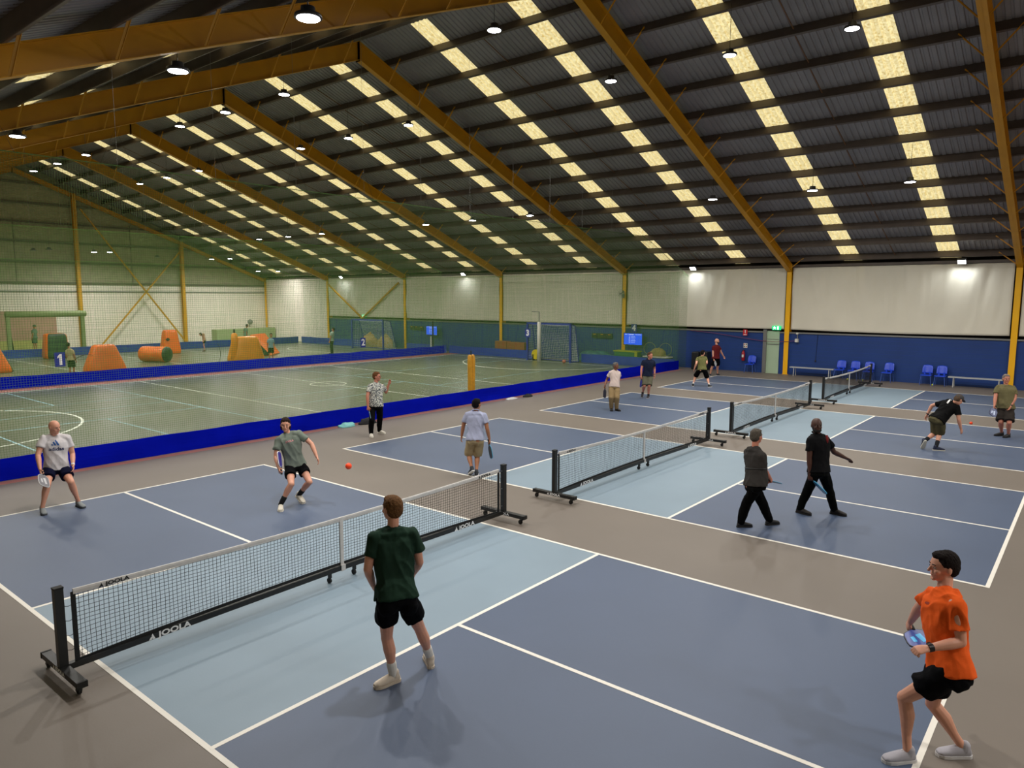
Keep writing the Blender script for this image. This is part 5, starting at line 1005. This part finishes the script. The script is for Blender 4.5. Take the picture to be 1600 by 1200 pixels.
a = person('blacktee', 'smiling bearded man in black shirt and black trousers striding with one arm out', 'dark', None, '#101012', .60, -.16, '#0a0c0b', 1.5, 1.0, None, .1, '#1b1512', '#15110f', 1.06, vox=.0075, beard='#0d0a0a', collar=True)
m_ = MB(); mrd = mat('red scarf', '#7a1418', .8, .2, 20); c_, a_, b_ = a['tor'](.86, .02); m_.tube([c_+b_+a['up']*.08+a['ls']*.05, c_+b_*1.05+a['up']*.02+a['ls']*.06, c_+b_*1.0-a['up']*.05+a['ls']*.05], .022, mrd, 8); m_.build('red_shirt_trim', a['t'], True)
paddle(a, '#2e6f9c', '#4fb0dd', 'bright blue paddle held low by the man in the black shirt', nrm=(.5,-.6,.55))
a = person('bending', 'man in black shirt, khaki shorts and dark cap bending to reach the floor', 'fair', '#5a4a3c', '#0e0e0f', .62, -.10, '#57523c', 1.0, 1.1, '#0b0d14', .14, '#17203a', '#c9c4b6', 1.1, vox=.008, cap='#3b3b3d', pitch=35, curl=(.5, .3), belly=.02)
decal(a, '', 0, M_TEXTW, .88, front=-1, poly=[[(-.01,-.07),(.03,-.08),(.02,.02),(.05,.05),(-.02,.06),(-.03,.0)]], name='printed_logo'); watch(a, 'L', mat('black watch', '#17181c', .4))
a = person('olive', 'grey haired man in olive shirt and dark cargo shorts standing at the right edge', 'ruddy', '#8a7c72', '#6c6648', .66, -.22, '#332e2b', .9, 1.15, None, .1, '#161416', '#141214', 1.2, vox=.008, belly=.03, wr=.009)
watch(a, 'L', mat('black watch', '#17181c', .4)); paddle(a, '#142a6a', '#0f1c3c', 'dark blue paddle with white mark held by the man in the olive shirt', nrm=(-.7,-.5,.3), mark='#b9c6e6')
a = person('oldman', 'grey haired man in white shirt and beige trousers walking on the third court', 'brown', '#6e6a66', '#cbb9b2', .55, -.18, '#8f7a58', 1.5, 1.2, None, .1, '#17130f', '#17130f', 1.0, vox=.010, belly=.02)
paddle(a, '#26292e', '#3a3e44', 'dark grey paddle hanging from the hand of the man in beige trousers', nrm=(.85,-.5,0))
a = person('navy', 'man in dark navy polo shirt and grey green shorts walking toward the viewer', 'ruddy', '#5a4030', '#1a2135', .60, -.22, '#5d5c4c', .95, 1.12, '#111111', .06, '#17151d', '#9c9aa0', 1.08, vox=.010, collar=True)
watch(a, 'L', mat('black watch', '#17181c', .4)); paddle(a, '#2c2f80', '#191d4a', 'dark violet paddle held by the man in the navy polo shirt', nrm=(.75,-.65,0))
a = person('olivewoman', 'dark haired player in olive shirt and black shorts in a wide stance, seen from behind', 'fair', '#15100d', '#66663f', .55, -.12, '#09090b', .92, 1.1, '#d8d4cc', .05, '#131418', '#d8d4cc', 1.12, vox=.011)
a = person('maroon', 'bald bearded man in maroon shirt and black shorts near the blue wall', 'fair', None, '#5c1d20', .55, -.18, '#0b0b0d', .8, 1.1, None, .1, '#15161a', '#9a9aa0', 1.05, vox=.012, beard='#2a1a14')
paddle(a, '#c6c8cc', '#8a8c90', 'pale paddle held by the bald man in the maroon shirt', nrm=(.7,-.7,0))
a = person('cap', 'person with a cap standing inside the large frame by the gable wall', 'tan', None, '#5e7464', .6, -.2, '#48604e', .9, 1.1, None, .1, '#3a3a3a', '#555555', 1.05, vox=.016, cap='#3e4c42')
a = person('archer', 'child in cream shirt and dark green shorts holding a bow beside the number one board', 'tan', '#14100e', '#b4a67e', .6, -.2, '#1c2f22', .9, 1.1, None, .1, '#3a3a3a', '#555555', 1.0, vox=.014)
a2 = a
a = person('girl', 'long haired girl in beige top and dark shorts leaning before the far barrier', 'fair', '#2a1a14', '#a8876c', .4, -.15, '#221a1c', .6, 1.0, None, .1, '#6a4a40', '#555555', .9, vox=.014, longhair=2, pitch=25)
a = person('walker', 'person in pale green clothes behind the castle bunker near the gable wall', 'tan', '#5a5a50', '#6f8a72', .6, -.2, '#5f7a64', .9, 1.1, None, .1, '#cccccc', '#cccccc', 1.0, vox=.016)
a = person('boy', 'boy in pale blue shirt and dark green shorts beside the triangular bunker', 'tan', '#14100e', '#7a98a0', .6, -.2, '#16301f', .85, 1.1, None, .1, '#3a3a3a', '#555555', .95, vox=.014)
a = person('farman', 'adult in pale grey green shirt and dark trousers striding on the far pitch', 'tan', '#1c1612', '#8fa393', .6, -.2, '#1c281d', 1.5, .9, None, .1, '#1a1a16', '#222222', 1.0, vox=.014)
def bow(c, d1, lab, h=1.2):
    t = thing('archery_bow', lab, 'bow', c); m_ = MB(); c = Vector(c); d = Vector(d1).normalized(); z = Vector((0,0,1)); z = (z-d*z.dot(d)).normalized() if abs(d.z) < .9 else Vector((1,0,0))
    pts = [c+d*h*.5*v+z*(.16*(1-v*v)) for v in [k/8-1 for k in range(17)]]; m_.tube(pts, [.008+.008*(1-abs(k/8-1)) for k in range(17)], M_BLK, 6); m_.build('limbs', t)
    m_ = MB(); m_.tube([pts[0], pts[-1]], .0025, M_BLK, 4); m_.build('string', t)
W_ = a2['J']['wR']; bow(tuple(W_+Vector((.25,-.15,.05))), (.9,-.35,.35), 'short dark bow held out by the child in the cream shirt', .9)
bow((17.3, 29.5, .62), (.1, .1, 1), 'black bow standing upright on the floor left of the castle bunker', 1.15)
